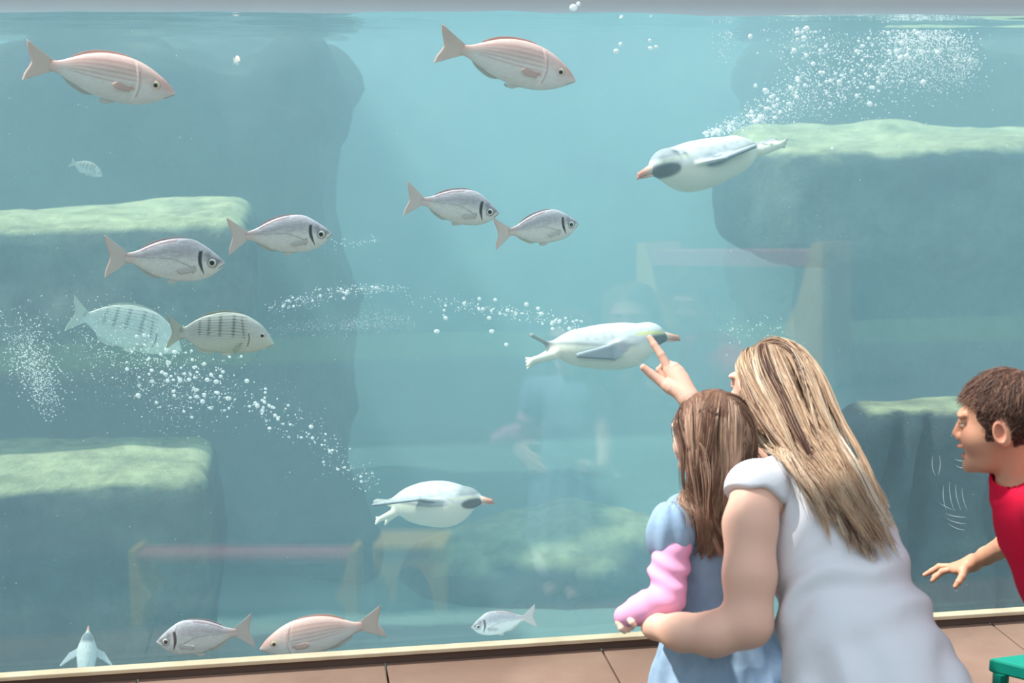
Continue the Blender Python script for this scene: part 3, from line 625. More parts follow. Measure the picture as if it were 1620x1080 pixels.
Vi, Fi = ico(3); bub_me = None
for k, (rp, c, rw, g, l) in enumerate(allb[:300]):
    if bub_me is None:
        o = mesh_obj('air_bubble', Vi, Fi, m_bub); bub_me = o.data
    else:
        o = bpy.data.objects.new('air_bubble', bub_me); C.objects.link(o)
    o.location = c; s = float(rw); o.scale = (s*(.9+.3*rb.rand()), s, s*(.8+.3*rb.rand())); x_, y_, _z = proj(c); big = 'large ' if rp > 4.6 else ''
    if 'plume over' in g: l = big+('white air bubble in the thin streak leaving the tail of the diving penguin' if x_ < 1250 and y_ > 130 else 'white air bubble in the dense top right of the plume' if x_ > 1390 and y_ < 130 else 'white air bubble near the surface at the top of the plume' if y_ < 60 else 'white air bubble in the middle of the plume above the right ledge')
    elif 'lower penguin' in g: l = big+('white bubble in the upper end of the trail below the striped bream' if x_ < 440 else 'white bubble in the lower end of the trail near the plump penguin')
    elif 'cloud' in l: l = big+('white bubble in the left half of the cloud below the striped breams' if x_ < 270 else 'white bubble in the right half of the cloud below the striped breams')
    tag(o, l, 'bubble', g)
fine = [(c, rw) for (rp, c, rw, g, l) in allb[300:]]
def mist(path, n, spread, size, y):
    global fine
    lst, _, _ = trail(path, n, spread, size, y, '', ''); fine += [(c, r) for c, r, _ in lst]
mist([(1120, 210), (1190, 190), (1290, 140), (1440, 80), (1500, 60)], 2600, [5, 22, 60, 80, 80], [1.0, 1.2, 1.3, 1.4, 1.3], 1.0)
mist([(1440, 0), (1450, 60), (1430, 110)], 1800, [60, 60, 40], [1.6, 1.3, 1.0], 1.0)
mist([(1470, 40), (1535, 100), (1470, 130)], 1200, [40, 26, 40], [1.3, 1.3, 1.1], 1.0)
mist([(1240, 0), (1260, 60), (1330, 90)], 500, [50, 40, 40], [1.5, 1.3, 1.1], .9)
mist([(1145, 0), (1150, 90)], 160, [30, 16], [1.3, 1.0], 1.1)
mist([(30, 520), (55, 580), (80, 640)], 1300, [50, 36, 24], [1.1, 1.3, 1.2], 1.0)
mist([(120, 530), (220, 560), (320, 620)], 1100, [70, 80, 60], [.9, 1.1, 1.0], .9)
mist([(200, 520), (260, 600), (300, 680)], 500, [60, 60, 70], [.8, .8, .8], 1.1)
mist([(430, 490), (540, 460), (640, 455)], 420, [16, 12, 8], [.9, 1.0, .9], .95)
mist([(540, 515), (610, 500), (655, 512)], 500, [18, 14, 10], [.6, .6, .5], 1.0)
mist([(430, 520), (540, 515), (650, 520)], 500, [14, 12, 8], [.6, .6, .5], 1.05)
mist([(520, 390), (600, 378)], 60, [10, 6], [1.0, 1.0], .9)
mist([(930, 516), (800, 492), (640, 470)], 220, [14, 12, 20], [1.0, 1.0, .9], .85)
mist([(590, 770), (470, 670), (330, 600)], 350, [24, 40, 50], [1.0, 1.0, 1.0], .85)
mist([(1130, 530), (1230, 520), (1300, 640)], 160, [24, 24, 30], [1.3, 1.2, 1.2], 1.0)
for k in range(500):
    c = at(rb.rand()*1620, rb.rand()*1000, .2+rb.rand()*1.2); fine.append((c, .0011*(.4+rb.rand()))) 
Vl, Fl = ico(1); fine = [f for f in fine if f[0][2] < ZW-.01]
n = len(fine); ctr = np.array([f[0] for f in fine]); rad = np.array([f[1] for f in fine])
V = (Vl[None]*rad[:, None, None]+ctr[:, None]).reshape(-1, 3); Fc = (Fl[None]+np.arange(n)[:, None, None]*len(Vl)).reshape(-1, 3)
o = mesh_obj('fine_bubbles', V, Fc, m_bub); tag(o, 'fine mist of tiny bubbles and specks drifting in the tank', 'bubbles', kind='stuff')
# ------------------------------------------------------------------ people
m_skin = mat('skin', vcol=True, rough=0.5, spec=0.35, sss=0.12)
m_hair = mat('hair', vcol=True, rough=0.5, spec=0.35, trans=.15)
m_eyeb = mat('human_eye', vcol=True, rough=0.35, spec=0.2)
def head_frame(fwd, tilt=0.0):
    y = np.array(fwd, float); y /= np.linalg.norm(y); z = np.array([0, 0, 1.0]); x = np.cross(y, z); x /= np.linalg.norm(x); z = np.cross(x, y)
    if tilt: x, z = x*math.cos(tilt)+z*math.sin(tilt), z*math.cos(tilt)-x*math.sin(tilt)
    return np.stack([x, y, z], 1)
class Head:
    def __init__(s, o, M, k, child=0.0, mouth=0.0, neck=0.05, lid=.0046): s.lid = lid; s.o = np.array(o); s.M = M; s.k = k; s.ch = child; s.mo = mouth; s.nk = neck
    def loc(s, P): return (P-s.o) @ s.M/s.k
    def wor(s, L): return s.o+(np.asarray(L, float) @ s.M.T)*s.k
    def sdf(s, P):
        L = s.loc(P); L = L.copy(); c = s.ch; m = s.mo; A = L.copy(); A[:, 0] = np.abs(A[:, 0])
        f = ell(L, (0, -.012, .032+.004*c), (.074+.003*c, .094, .088))
        f = smin(f, ell(L, (0, .028, -.032), (.060, .060, .072-.004*c)), .03)
        f = smin(f, ell(L, (0, .040, -.082-m*.4), (.038, .042, .028)), .026)
        f = smin(f, sph(L, (0, .076, -.097-m*.7), .012), .022)
        f = smin(f, sph(A, (.036, .056, -.030), .022+.004*c), .022)
        f = smin(f, ell(A, (.024, .081, .024), (.028, .012, .009)), .014)
        f = smax(f, -sph(A, (.031, .103, .004), .0165), .012)
        f = smin(f, cone(L, (0, .086, .012), (0, .110-.011*c, -.027), .0058, .0098-.0005*c), .010)
        f = smin(f, sph(A, (.0115, .0975-.006*c, -.0325), .0078), .007)
        f = smin(f, ell(A, (.010, .0915-.003*c, -.0535+m*.1), (.016, .0085, .0046)), .005)     # lips
        f = smin(f, ell(L, (0, .0885-.002*c-m*.5, -.0675-m), (.0195, .0085, .0054)), .005)
        f = smax(f, -ell(L, (0, .104, -.0600-m*.5), (.023, .016+m, .0012+m*.62)), .003)
        lid = sph(A, (.031, .0775, .004), .0142); slit = np.abs(A[:, 2]-.004-.10*(A[:, 0]-.031)+9*(A[:, 0]-.031)**2)-s.lid
        f = smin(f, np.maximum(lid, -slit), .003)
        Re = frame((0.0, .25, 1), (1, -.45, 0)); e = ell(A, (.0795, -.012, -.006), (.0085, .0195, .031), Re)
        e = smax(e, -ell(A, (.0860, -.008, -.003), (.0065, .0110, .0195), Re), .003)
        f = smin(f, e, .006)
        return f*s.k
    def tint(s, V, skin, hairc, hairmask, browc, lip):
        L = s.loc(V); A = np.abs(L[:, 0]); c = np.ones((len(V), 3))*np.array(skin); dh = s.sdf(V)
        near = (dh < .004)
        def mix(c, k, t): k = (np.clip(k, 0, 1)*near)[:, None]; return c*(1-k)+np.array(t)*k
        c = mix(c, .35*gauss(np.linalg.norm(np.stack([A-.036, L[:, 1]-.07, L[:, 2]+.03], 1), axis=1), .03), lip)
        c = mix(c, .3*gauss(np.linalg.norm(np.stack([A-.0, L[:, 1]-.115, L[:, 2]+.03], 1), axis=1), .014), lip)
        u = .0535-s.mo*.1; c = mix(c, .8*(gauss(L[:, 2]+u, .0045)*(A < .024)+gauss(L[:, 2]+.0675+s.mo, .006)*(A < .020))*(L[:, 1] > .078-s.mo), lip)
        c = mix(c, .75*gauss(L[:, 2]-.0245+.25*np.abs(A-.03), .0038)*(A > .010)*(A < .048)*(L[:, 1] > .06), browc)
        c = mix(c, .6*gauss(np.hypot(A-.031, (L[:, 2]-.004)*1.6)-.0118, .0030)*(L[:, 1] > .065)*(L[:, 2] > .002), np.array(browc)*.6)
        c = mix(c, .5*gauss(np.hypot(A-.0835, L[:, 1]+.008), .014)*(np.abs(L[:, 2]+.004) < .03)*(A > .07), lip)
        if s.mo: c = mix(c, (np.abs(L[:, 2]+.0600+s.mo*.5) < .001+s.mo*.50)*(A < .022)*(L[:, 1] < .0905)*(L[:, 1] > .03)*(dh > -.02)*1., srgb(120, 40, 40))
        k = hairmask(L)*near*(A < .0785) if hairmask else 0
        if hairmask: c = c*(1-k[:, None])+np.array(hairc)*k[:, None]
        return c
    def eyes(s, parent, iris, big=.56):
        for sg in (1, -1):
            q = s.wor((sg*.031, .0772, .004)); r = .0125*s.k; V, Fc = ico(4); L = V.copy()      # local: y forward
            c = np.ones((len(V), 3))*np.array(srgb(240, 238, 234)); a = np.hypot(L[:, 0]-.0, L[:, 2]); fr = L[:, 1] > 0
            c[(a < big) & fr] = iris; c[(a < .22) & fr] = srgb(12, 10, 10)
            mesh_obj('eye', q+(V @ s.M.T)*r, Fc, m_eyeb, parent, col=c)
def body_mesh(name, f, regions, coarse, material, parent, tint):
    """one surface: the coarse cells give way inside the finer boxes (head, hands)"""
    Vs, Qs, off = [], [], 0
    lo, hi, h = coarse; V, Q = sdf_mesh(f, lo, hi, h)
    keep = np.ones(len(Q), bool); sn = lambda a, lo_: a
    for l, u, hh in regions:
        n = np.ceil((np.asarray(u)-l)/hh/8)*8; u2 = np.asarray(l)+n*hh
        ins = ((V > np.asarray(l)+hh*1.2) & (V < u2-hh*1.2)).all(1); keep &= ~ins[Q].all(1)
    Vs.append(V); Qs.append(Q[keep]); off += len(V)
    for l, u, hh in regions:
        V, Q = sdf_mesh(f, l, u, hh); Vs.append(V); Qs.append(Q+off); off += len(V)
    V = np.vstack(Vs); Q = np.vstack(Qs); used = np.unique(Q); m = np.full(len(V), -1); m[used] = np.arange(len(used)); V = V[used]; Q = m[Q]
    return mesh_obj(name, V, Q, material, parent, col=np.clip(tint(V), .003, 1))
def garment(name, f, lo, hi, h, material, parent, tint=None):
    V, Q = sdf_mesh(f, lo, hi, h); return mesh_obj(name, V, Q, material, parent, col=None if tint is None else np.clip(tint(V), .003, 1))
def strands(name, roots, d0, target, collide, length, steps, parent, colf, rad=.0008, clumps=200, pull=.6, bend=.2, margin=(.002, .018), seed=0, wave=0.0, smooth=0):
    """long hair: grown from the roots, drawn towards target(p, t, rnd), kept outside collide"""
    r = np.random.RandomState(seed); N = len(roots); cl = r.randint(0, clumps, N); gi = r.choice(N, clumps, replace=False)
    dist = ((roots[:, None, :]-roots[gi][None])**2).sum(2) if N*clumps < 6e6 else None
    cl = dist.argmin(1) if dist is not None else cl
    rnd = r.randn(clumps, 3)[cl]*.75+r.randn(N, 3)*.25; mg = margin[0]+(margin[1]-margin[0])*(r.rand(clumps)[cl]*.7+r.rand(N)*.3)
    L = length(rnd, r, roots)/steps; p = roots.copy(); d = d0.copy(); path = [p.copy()]
    for k in range(steps):
        t = (k+1)/steps; tg = target(p, t, rnd); d = d+(tg-d)*bend; d /= np.linalg.norm(d, axis=1)[:, None]; p = p+d*L[:, None]
        g, f0 = grad(collide, p, .002); need = mg*min(1, k/3+.25)-f0; m = need > 0; gn = g/np.maximum(np.linalg.norm(g, axis=1), .3)[:, None]
        p[m] += gn[m]*need[m][:, None]; q = p-path[-1]; d = q/np.maximum(np.linalg.norm(q, axis=1), 1e-6)[:, None]; p = path[-1]+d*L[:, None]; path.append(p.copy())
    A = np.stack(path, 1); G = A[gi][cl]; tt = np.linspace(0, 1, steps+1)[None, :, None]; w = pull*sstep(.05, .9, tt); A = A*(1-w)+(G+(A[:, :1]-G[:, :1])*.25)*w
    if wave: A = A+wave*tt*np.stack([np.sin(tt[:, :, 0]*14+r.rand(clumps)[cl][:, None]*6.3), np.cos(tt[:, :, 0]*11+r.rand(clumps)[cl][:, None]*6.3), 0*tt[:, :, 0]+0*cl[:, None]], 2)
    for _ in range(smooth): A[:, 1:-1] = A[:, 1:-1]*.4+(A[:, :-2]+A[:, 2:])*.3
    T = np.gradient(A, axis=1); T /= np.linalg.norm(T, axis=2)[:, :, None]+1e-9; v = np.array([.3, .5, .81]); X = np.cross(T, v); X /= np.linalg.norm(X, axis=2)[:, :, None]+1e-9; Y = np.cross(T, X)
    R = (rad*(.7+.6*r.rand(N)))[:, None]*(1-.75*np.linspace(0, 1, steps+1)[None]**2)
    V = np.stack([A+(X*math.cos(a)+Y*math.sin(a))*R[:, :, None] for a in (0, 2.094, 4.189)], 2); n1 = steps+1
    I = np.arange(N*n1*3).reshape(N, n1, 3); J = np.roll(I, -1, 2); Q = np.stack([I[:, :-1], J[:, :-1], J[:, 1:], I[:, 1:]], 3).reshape(-1, 4)
    c = colf(cl, r, N, A, roots); c = np.repeat(c.reshape(N, n1, 1, 3), 3, 2).reshape(-1, 3)
    return mesh_obj(name, V.reshape(-1, 3), Q, m_hair, parent, col=np.clip(c, .003, 1))
def scalp(H, N, mask, seed=0):
    r = np.random.RandomState(seed); D = r.randn(N*6, 3); D /= np.linalg.norm(D, axis=1)[:, None]; D = D[mask(D*np.array([.077, .097, .09])+np.array([0, -.012, .032])) > .5][:N]
    P = H.wor(D*.09+np.array([0, -.012, .032])); w = D @ H.M.T
    for _ in range(5): P = P-w*H.sdf(P)[:, None]
    g, _ = grad(H.sdf, P, .002); return P, g/np.linalg.norm(g, axis=1)[:, None], H.loc(P)
def tang(v, n): v = v-n*(v*n).sum(1)[:, None]; return v/np.maximum(np.linalg.norm(v, axis=1), 1e-6)[:, None]
def hand_sdf(P, wrist, palm, fingers, k=.006):
    """palm: list of knuckle points with radii; fingers: lists of (point, radius)"""
    f = None
    for q, r in palm:
        g = cone(P, wrist[0], q, wrist[1], r); f = g if f is None else smin(f, g, .012)
    for fg in fingers: f = smin(f, chain(P, fg, .003), k)
    return f
D3 = lambda l: [(atd(*q[:3]), q[3]) for q in l]
def bb(pts, m): p = np.array(pts); return p.min(0)-m, p.max(0)+m
# ---- the woman
def glass_d(px, py): p = ray(px, py); t = (gy(ZS)-CAM[1]-0)/p[1]; z = CAM[2]+p[2]*t; return (gy(z)-CAM[1])/p[1]
gd = glass_d(1027, 533)
WH = Head(atd(1216, 619, 3.33), head_frame((-math.sin(math.radians(24)), math.cos(math.radians(24)), .05), .03), 1.0, lid=.0008)
w_hip = atd(1392, 1105, 2.96); w_f = np.array([-.60, .80, 0])
w_l = np.array([-.80, -.60, 0])
w_knee = [w_hip+w_l*s*.11+w_f*.30+np.array([0, 0, -w_hip[2]+.085]) for s in (1, -1)]
w_ank = [k-w_f*.36+np.array([0, 0, -.03]) for k in w_knee]
W_T = D3([(1268, 750, 3.22, .055), (1298, 812, 3.17, .096), (1322, 870, 3.11, .112), (1340, 950, 3.05, .112), (1358, 1020, 3.0, .122), (1388, 1105, 2.96, .136)])
W_SH = [atd(1196, 775, 3.07), atd(1330, 786, 3.32)]
W_AL = D3([(1196, 778, 3.07, .054), (1187, 830, 3.03, .0555), (1186, 910, 3.0, .054), (1183, 985, 2.985, .050), (1130, 1003, 2.99, .045), (1078, 1000, 3.01, .038), (1036, 990, 3.06, .027)])
W_AR = D3([(1330, 786, 3.32, .05), (1296, 752, 3.42, .044), (1240, 722, 3.54, .040), (1160, 680, 3.64, .034), (1098, 642, gd-.085, .026)])
W_HR = [hand for hand in ()]
wr = (atd(1090, 630, gd-.075), .024)
W_PALM = D3([(1057, 585, gd-.038, .0140), (1068, 581, gd-.040, .0140), (1076, 588, gd-.045, .0135), (1082, 598, gd-.052, .0125), (1056, 610, gd-.055, .016)])
W_FING = [D3([(1058, 584, gd-.038, .0125), (1046, 561, gd-.030, .0112), (1035, 545, gd-.020, .0098), (1028, 534, gd-.011, .0082)]),
          D3([(1068, 580, gd-.040, .0125), (1053, 574, gd-.012, .0108), (1043, 585, gd-.010, .0098), (1052, 597, gd-.022, .0085)]),
          D3([(1076, 588, gd-.045, .0120), (1062, 580, gd-.016, .0105), (1053, 592, gd-.012, .0092), (1060, 602, gd-.025, .008)]),
          D3([(1082, 598, gd-.052, .0110), (1070, 590, gd-.026, .0095), (1062, 600, gd-.020, .0082), (1068, 608, gd-.032, .0075)]),
          D3([(1060, 614, gd-.058, .0165), (1046, 603, gd-.045, .0145), (1030, 591, gd-.040, .0118), (1018, 581, gd-.040, .0098)])]
lw = (atd(1036, 990, 3.06), .026)      # left hand lies round the girl's front
W_HL = [(atd(1036, 990, 3.15), .019), (atd(1038, 974, 3.15), .018)]
W_FL = [D3([(1036, 998, 3.15, .011), (1040, 999, 3.21, .010), (1062, 999, 3.26, .008)]), D3([(1036, 988, 3.15, .011), (1040, 989, 3.22, .010), (1064, 989, 3.28, .008)]),
        D3([(1037, 978, 3.15, .011), (1041, 978, 3.22, .010), (1064, 978, 3.28, .008)]), D3([(1038, 969, 3.15, .010), (1044, 968, 3.20, .009), (1064, 968, 3.25, .008)]), D3([(1044, 970, 3.13, .012), (1050, 952, 3.16, .010), (1060, 944, 3.18, .009)])]
def w_torso(P, e=0.0):
    f = chain(P, [(a, r+e) for a, r in W_T], .05)
    for s in (-1, 1):
        f = smin(f, chain(P, [(W_T[1][0]+w_l*s*.045, .088+e), (W_T[3][0]+w_l*s*.045, .090+e), (W_T[4][0]+w_l*s*.055, .108+e), (W_T[5][0]+w_l*s*.055, .125+e)], .04), .05)
    f = smin(f, cone(P, W_SH[0]-w_l*.035, W_SH[1]+w_l*.035, .050+e, .050+e), .05)
    f = smin(f, cone(P, W_T[2][0]+w_f*.07+w_l*.06, W_T[2][0]+w_f*.07-w_l*.06, .062+e, .062+e), .04)
    return f
def w_legs(P, e=0.0):
    f = None
    for s, k, a in ((1, w_knee[0], w_ank[0]), (-1, w_knee[1], w_ank[1])):
        g = chain(P, [(w_hip+w_l*s*.08, .10+e), (k, .062+e)], .02); g = smin(g, chain(P, [(k, .055+e), (a, .040+e)], .02), .02)
        f = g if f is None else np.minimum(f, g)
    return f
def w_body(P):
    f = WH.sdf(P)
    nk = chain(P, [(WH.wor((0, -.02, -.06)), .046), (W_T[0][0], .054)], .02); f = smin(f, nk, .02)
    f = smin(f, w_torso(P), .03); f = smin(f, w_legs(P), .05)
    for s in (-1, 1):
        pass
    f = smin(f, chain(P, W_AL, .02), .022); f = smin(f, chain(P, W_AR, .02), .02)
    f = smin(f, hand_sdf(P, wr, W_PALM, W_FING, .004), .010)
    f = smin(f, hand_sdf(P, lw, W_HL, W_FL, .004), .010)
    for k, a in zip(w_knee, w_ank):
        f = smin(f, cone(P, a, a-w_f*.09+np.array([0, 0, -.015]), .034, .024), .02)
    return f
SKIN_W = srgb(226, 180, 158)
def w_hm(L):      # where hair grows
    return sstep(.0, .006, L[:, 2]-(.055+.35*(L[:, 1]-.055)))*(L[:, 1] > .02)+(L[:, 1] <= .02)*sstep(-.062, -.05, L[:, 2]-.3*np.minimum(L[:, 1]+.02, 0))*(1-(np.abs(L[:, 1]+.0) < .02)*(L[:, 2] < .0))
def w_tint(V):
    c = WH.tint(V, SKIN_W, srgb(140, 104, 80), w_hm, srgb(128, 92, 70), srgb(206, 110, 104))
    for tip, nn in ((W_FING[0][-1][0], 1), (W_FING[4][-1][0], 1)):
        k = gauss(np.linalg.norm(V-tip, axis=1), .010)[:, None]*.4; c = c*(1-k)+np.array(srgb(226, 150, 140))*k
    return c
person_w = empty('person', (float(w_hip[0]), float(w_hip[1]), 0.0)); 
def keep(o): o.matrix_parent_inverse = Matrix.Translation(-o.parent.location)
hb = bb([wr[0]]+[q for f_ in W_FING for q, _ in f_], .025)
allp = [q for q, _ in W_T+W_AL+W_AR]+w_ank+w_knee+[WH.wor((0, 0, .13)), hb[0], hb[1], w_ank[0]-w_f*.15]
lo, hi = bb(allp, .20); lo[2] = 0.0
ob = body_mesh('body', w_body, [(WH.o-.135, WH.o+.135, .0030), (hb[0], hb[1], .0023), bb([lw[0]]+[q for f_ in W_FL for q, _ in f_], .02)+(.003,)], (lo, hi, .0075), m_skin, person_w, w_tint); keep(ob)
# dress: white, cap sleeve on the near shoulder
m_white = mat('white_cotton', srgb(220, 221, 226), 0.85, spec=0.2, bump=(22, 0.25, 0.01))
armdir = W_AL[1][0]-W_AL[0][0]; armdir /= np.linalg.norm(armdir)
slv_c = atd(1190, 760, 3.05); nb_c = atd(1270, 722, 3.22)
def w_dress(P):
    f = w_torso(P, .013)
    skirt = chain(P, [(W_T[4][0], .136), (W_T[5][0]+np.array([0, 0, -.02]), .168), (w_hip+w_f*.10+np.array([0, 0, -w_hip[2]+.20]), .20)], .05); f = smin(f, skirt, .05)
    f = smin(f, w_legs(P, .03)+np.maximum(0, .05-P[:, 2])*2, .05)
    # folds: pulled from the armpit and across the waist
    q = P-W_T[3][0]; ax = (W_T[5][0]-W_T[1][0]); ax /= np.linalg.norm(ax); s = q @ ax; v = q @ RIGHT
    f = f+.0095*np.sin((s*1.0+v*.35)*62+3*vnoise(P, 7, 2))*np.exp(-((s-.02)/.09)**2)+.006*vnoise(P*np.array([1, 1, .6]), 9, 4)+.008*np.sin(v*44+4*vnoise(P, 6, 7))*sstep(.08, .2, s)
    # neckline and armhole
    f = smax(f, -sph(P, nb_c+w_f*.05+np.array([0, 0, .055]), .088), .008)
    f = smax(f, -chain(P, [(W_AL[0][0]-w_l*.0, .066), (W_AL[1][0]+w_l*.01, .070), (W_AL[3][0], .062)], .02), .008)
    f = smax(f, -chain(P, [(W_AR[0][0], .060), (W_AR[2][0], .055)], .02), .008)
    for a, d_, r in ((W_AL[0][0], armdir, .064), (W_AR[0][0], None, .062)):
        if d_ is None: d_ = W_AR[1][0]-W_AR[0][0]; d_ = d_/np.linalg.norm(d_)
        sl = smin(ell(P, a+np.array([0, 0, .006]), (r, r, r*.95)), cone(P, a, W_T[0][0], r*.93, .066), .03); sl = smax(sl, (P-a) @ (d_*.9+np.array([0, 0, -.1]))-(.014 if r > .063 else .03)+.004*np.sin(P[:, 0]*90), .004)
        sl = smax(sl, -sph(P, nb_c+w_f*.02+np.array([0, 0, .05]), .085), .006); f = np.minimum(f, sl)
    return np.maximum(f, .03-P[:, 2])
od = garment('dress', w_dress, lo, hi, .006, m_white, person_w); keep(od)
WH.eyes(person_w, srgb(96, 120, 130))
for o in person_w.children:
    if o.name.startswith('eye'): keep(o)
# hair
def w_coll(P): return np.minimum(np.minimum(WH.sdf(P), w_dress(P)), chain(P, W_AL[:2], .02))
R_, n_, L_ = scalp(WH, 11000, lambda L: w_hm(L), 3)
side = np.sign(L_[:, 0]+.012)
fr_ = sstep(-.03, .05, L_[:, 1]); d0 = (np.stack([side*(.15+.45*fr_), -.35-.55*fr_, -.8+.55*fr_], 1)) @ WH.M.T; d0 = tang(d0, n_)+n_*.16
G1, G2, G3 = atd(1308, 735, 3.02), atd(1380, 850, 2.93), atd(1432, 965, 2.86)
def w_target(p, t, rnd):
    # down over the near side of the head, then along the leaning back
    e1 = RIGHT*.030; e2 = UP*.028
    def W(G, sp_): return G+rnd[:, :1]*e1*sp_+rnd[:, 1:2]*e2*sp_+np.cross(RIGHT, UP)*rnd[:, 2:3]*.008
    a = sstep(.22, .5, t); b = sstep(.5, .8, t); w = W(G1, .9)*(1-a)+W(G2, 1.35)*a; w = w*(1-b)+W(G3, 1.5)*b
    v = w-p; v /= np.linalg.norm(v, axis=1)[:, None]; g = np.array([0.06, 0, -1.0]); k = .62+.20*sstep(0, .3, t)
    v = v*k+g*(1-k); return v/np.linalg.norm(v, axis=1)[:, None]
def w_col(cl, r, N, A, roots):
    pal = np.array([srgb(240, 216, 186), srgb(226, 194, 160), srgb(200, 160, 130), srgb(150, 112, 92), srgb(100, 70, 62), srgb(252, 238, 216)])
    ci = r.choice(6, 400, p=[.28, .22, .15, .12, .10, .13])[cl % 400]; own = r.choice(6, N, p=[.24, .24, .2, .14, .08, .10]); sel = np.where(r.rand(N) < .64, ci, own)
    c = pal[sel]; tip = np.linspace(0, 1, A.shape[1])[None, :, None]; root = np.array(srgb(128, 96, 76))
    return c[:, None]*(.5+.5*sstep(0, .25, tip))+root*(.5-.5*sstep(0, .25, tip))
oh = strands('hair', R_, d0, w_target, w_coll, lambda q, r, ro: .40+.10*r.rand(len(q))+.02*q[:, 0], 34, person_w, w_col, rad=.0009, clumps=260, pull=.5, bend=.22, margin=(.003, .018), seed=5, wave=.006, smooth=6); keep(oh)
# wisps at the forehead
tag(person_w, 'woman in white cap-sleeved dress with long blonde hair, crouching and pointing at a penguin', 'person')
# ---- the little girl in the woman's arm
GH = Head(atd(1122, 689, 3.2), head_frame((-.69, .72, .0), .02), .86, child=1.0)
g_f = np.array([-.69, .72, 0]); g_l = np.array([-.72, -.69, 0])
G_T = D3([(1122, 775, 3.22, .034), (1124, 820, 3.23, .060), (1126, 880, 3.24, .070), (1130, 960, 3.24, .074), (1136, 1040, 3.24, .082)])
G_SH = [atd(1074, 815, 3.16), atd(1170, 812, 3.28)]
G_AL = D3([(1074, 818, 3.16, .030), (1064, 880, 3.13, .029), (1058, 942, 3.10, .027), (1020, 962, 3.08, .024), (990, 978, 3.07, .018)])
G_AR = D3([(1170, 815, 3.28, .030), (1160, 890, 3.36, .027), (1130, 910, 3.44, .024), (1090, 900, 3.50, .017)])
gh_w = (atd(988, 979, 3.07), .016)
G_PL = D3([(982, 985, 3.065, .011), (990, 987, 3.075, .011)])
G_FL = [D3([(981, 985, 3.06, .0075), (983, 993, 3.055, .007), (988, 998, 3.06, .006)]), D3([(986, 986, 3.065, .0075), (989, 993, 3.06, .0065), (994, 996, 3.065, .006)]),
        D3([(990, 986, 3.07, .0075), (995, 991, 3.065, .0065), (1000, 992, 3.07, .006)]), D3([(994, 984, 3.075, .0072), (1000, 988, 3.07, .006), (1004, 987, 3.075, .0055)]), D3([(996, 980, 3.05, .008), (1000, 984, 3.045, .007), (1003, 988, 3.045, .006)])]
gr_w = (atd(1090, 900, 3.50), .016)
G_PR = [(gr_w[0]+g_f*.03+np.array([0, 0, .02])+g_l*s*.012, .010) for s in (-1, 0, 1)]
G_FR = [[(gr_w[0]+g_f*.03+np.array([0, 0, .02])+g_l*s*.009, .008), (gr_w[0]+g_f*.05+np.array([0, 0, .034])+g_l*s*.014, .0068), (gr_w[0]+g_f*.062+np.array([0, 0, .030])+g_l*s*.017, .006)] for s in (-1.5, -.5, .5, 1.5)]
G_FR.append([(gr_w[0]+g_l*.012, .009), (gr_w[0]+g_l*.03+g_f*.02, .0075), (gr_w[0]+g_l*.036+g_f*.036, .0065)])
g_hip = G_T[4][0]
def g_torso(P, e=0):
    f = chain(P, [(a, r+e) for a, r in G_T], .03); f = smin(f, cone(P, G_SH[0]-g_l*.02, G_SH[1]+g_l*.02, .034+e, .034+e), .03)
    for s in (-1, 1): f = smin(f, cone(P, G_T[1][0]+g_l*s*.03, G_T[3][0]+g_l*s*.03, .055+e, .058+e), .03)
    return f
def g_body(P):
    f = smin(GH.sdf(P), chain(P, [(GH.wor((0, -.012, -.05)), .036), (G_T[0][0], .036), (G_T[1][0], .045)], .02), .015)
    f = smin(f, g_torso(P), .02); f = smin(f, chain(P, G_AL, .01), .012); f = smin(f, chain(P, G_AR, .01), .012)
    f = smin(f, hand_sdf(P, gh_w, G_PL, G_FL, .003), .006); f = smin(f, hand_sdf(P, gr_w, G_PR, G_FR, .003), .006)
    for s in (-1, 1):
        h = g_hip+g_l*s*.045; k = np.array([h[0], h[1], h[2]*.52])+g_f*.02; a = np.array([h[0], h[1], .05])
        f = smin(f, chain(P, [(h, .06), (k, .042), (a, .028)], .02), .02); f = smin(f, cone(P, a-g_f*.02+np.array([0, 0, -.02]), a+g_f*.09+np.array([0, 0, -.022]), .026, .022), .02)
    return f
SKIN_G = srgb(240, 200, 180)
def g_hm(L): return np.clip(sstep(.0, .006, L[:, 2]-(.045+.45*(L[:, 1]-.05)))*(L[:, 1] > .015)+(L[:, 1] <= .015)*sstep(-.062, -.05, L[:, 2]), 0, 1)
person_g = empty('person', (float(g_hip[0]), float(g_hip[1]), 0.0))
lo, hi = bb([q for q, _ in G_T+G_AL+G_AR]+[GH.wor((0, 0, .12)), g_hip*np.array([1, 1, 0])+g_f*.14], .14); lo[2] = 0
o = body_mesh('body', g_body, [(GH.o-.118, GH.o+.118, .0028), bb([gh_w[0]]+[q for f_ in G_FL for q, _ in f_], .016)+(.002,), bb([gr_w[0]]+[q for f_ in G_FR for q, _ in f_], .016)+(.0025,)], (lo, hi, .006), m_skin, person_g,
              lambda V: GH.tint(V, SKIN_G, srgb(112, 78, 62), g_hm, srgb(110, 80, 64), srgb(222, 128, 118))); keep(o)
m_denim = mat('blue_denim', srgb(150, 176, 200), 0.85, spec=0.2, noise=(30, srgb(128, 156, 184), .5), bump=(30, 0.3, 0.006))
m_pink = mat('pink_jersey', srgb(236, 168, 204), 0.85, spec=0.2)
slc = atd(1060, 842, 3.14)
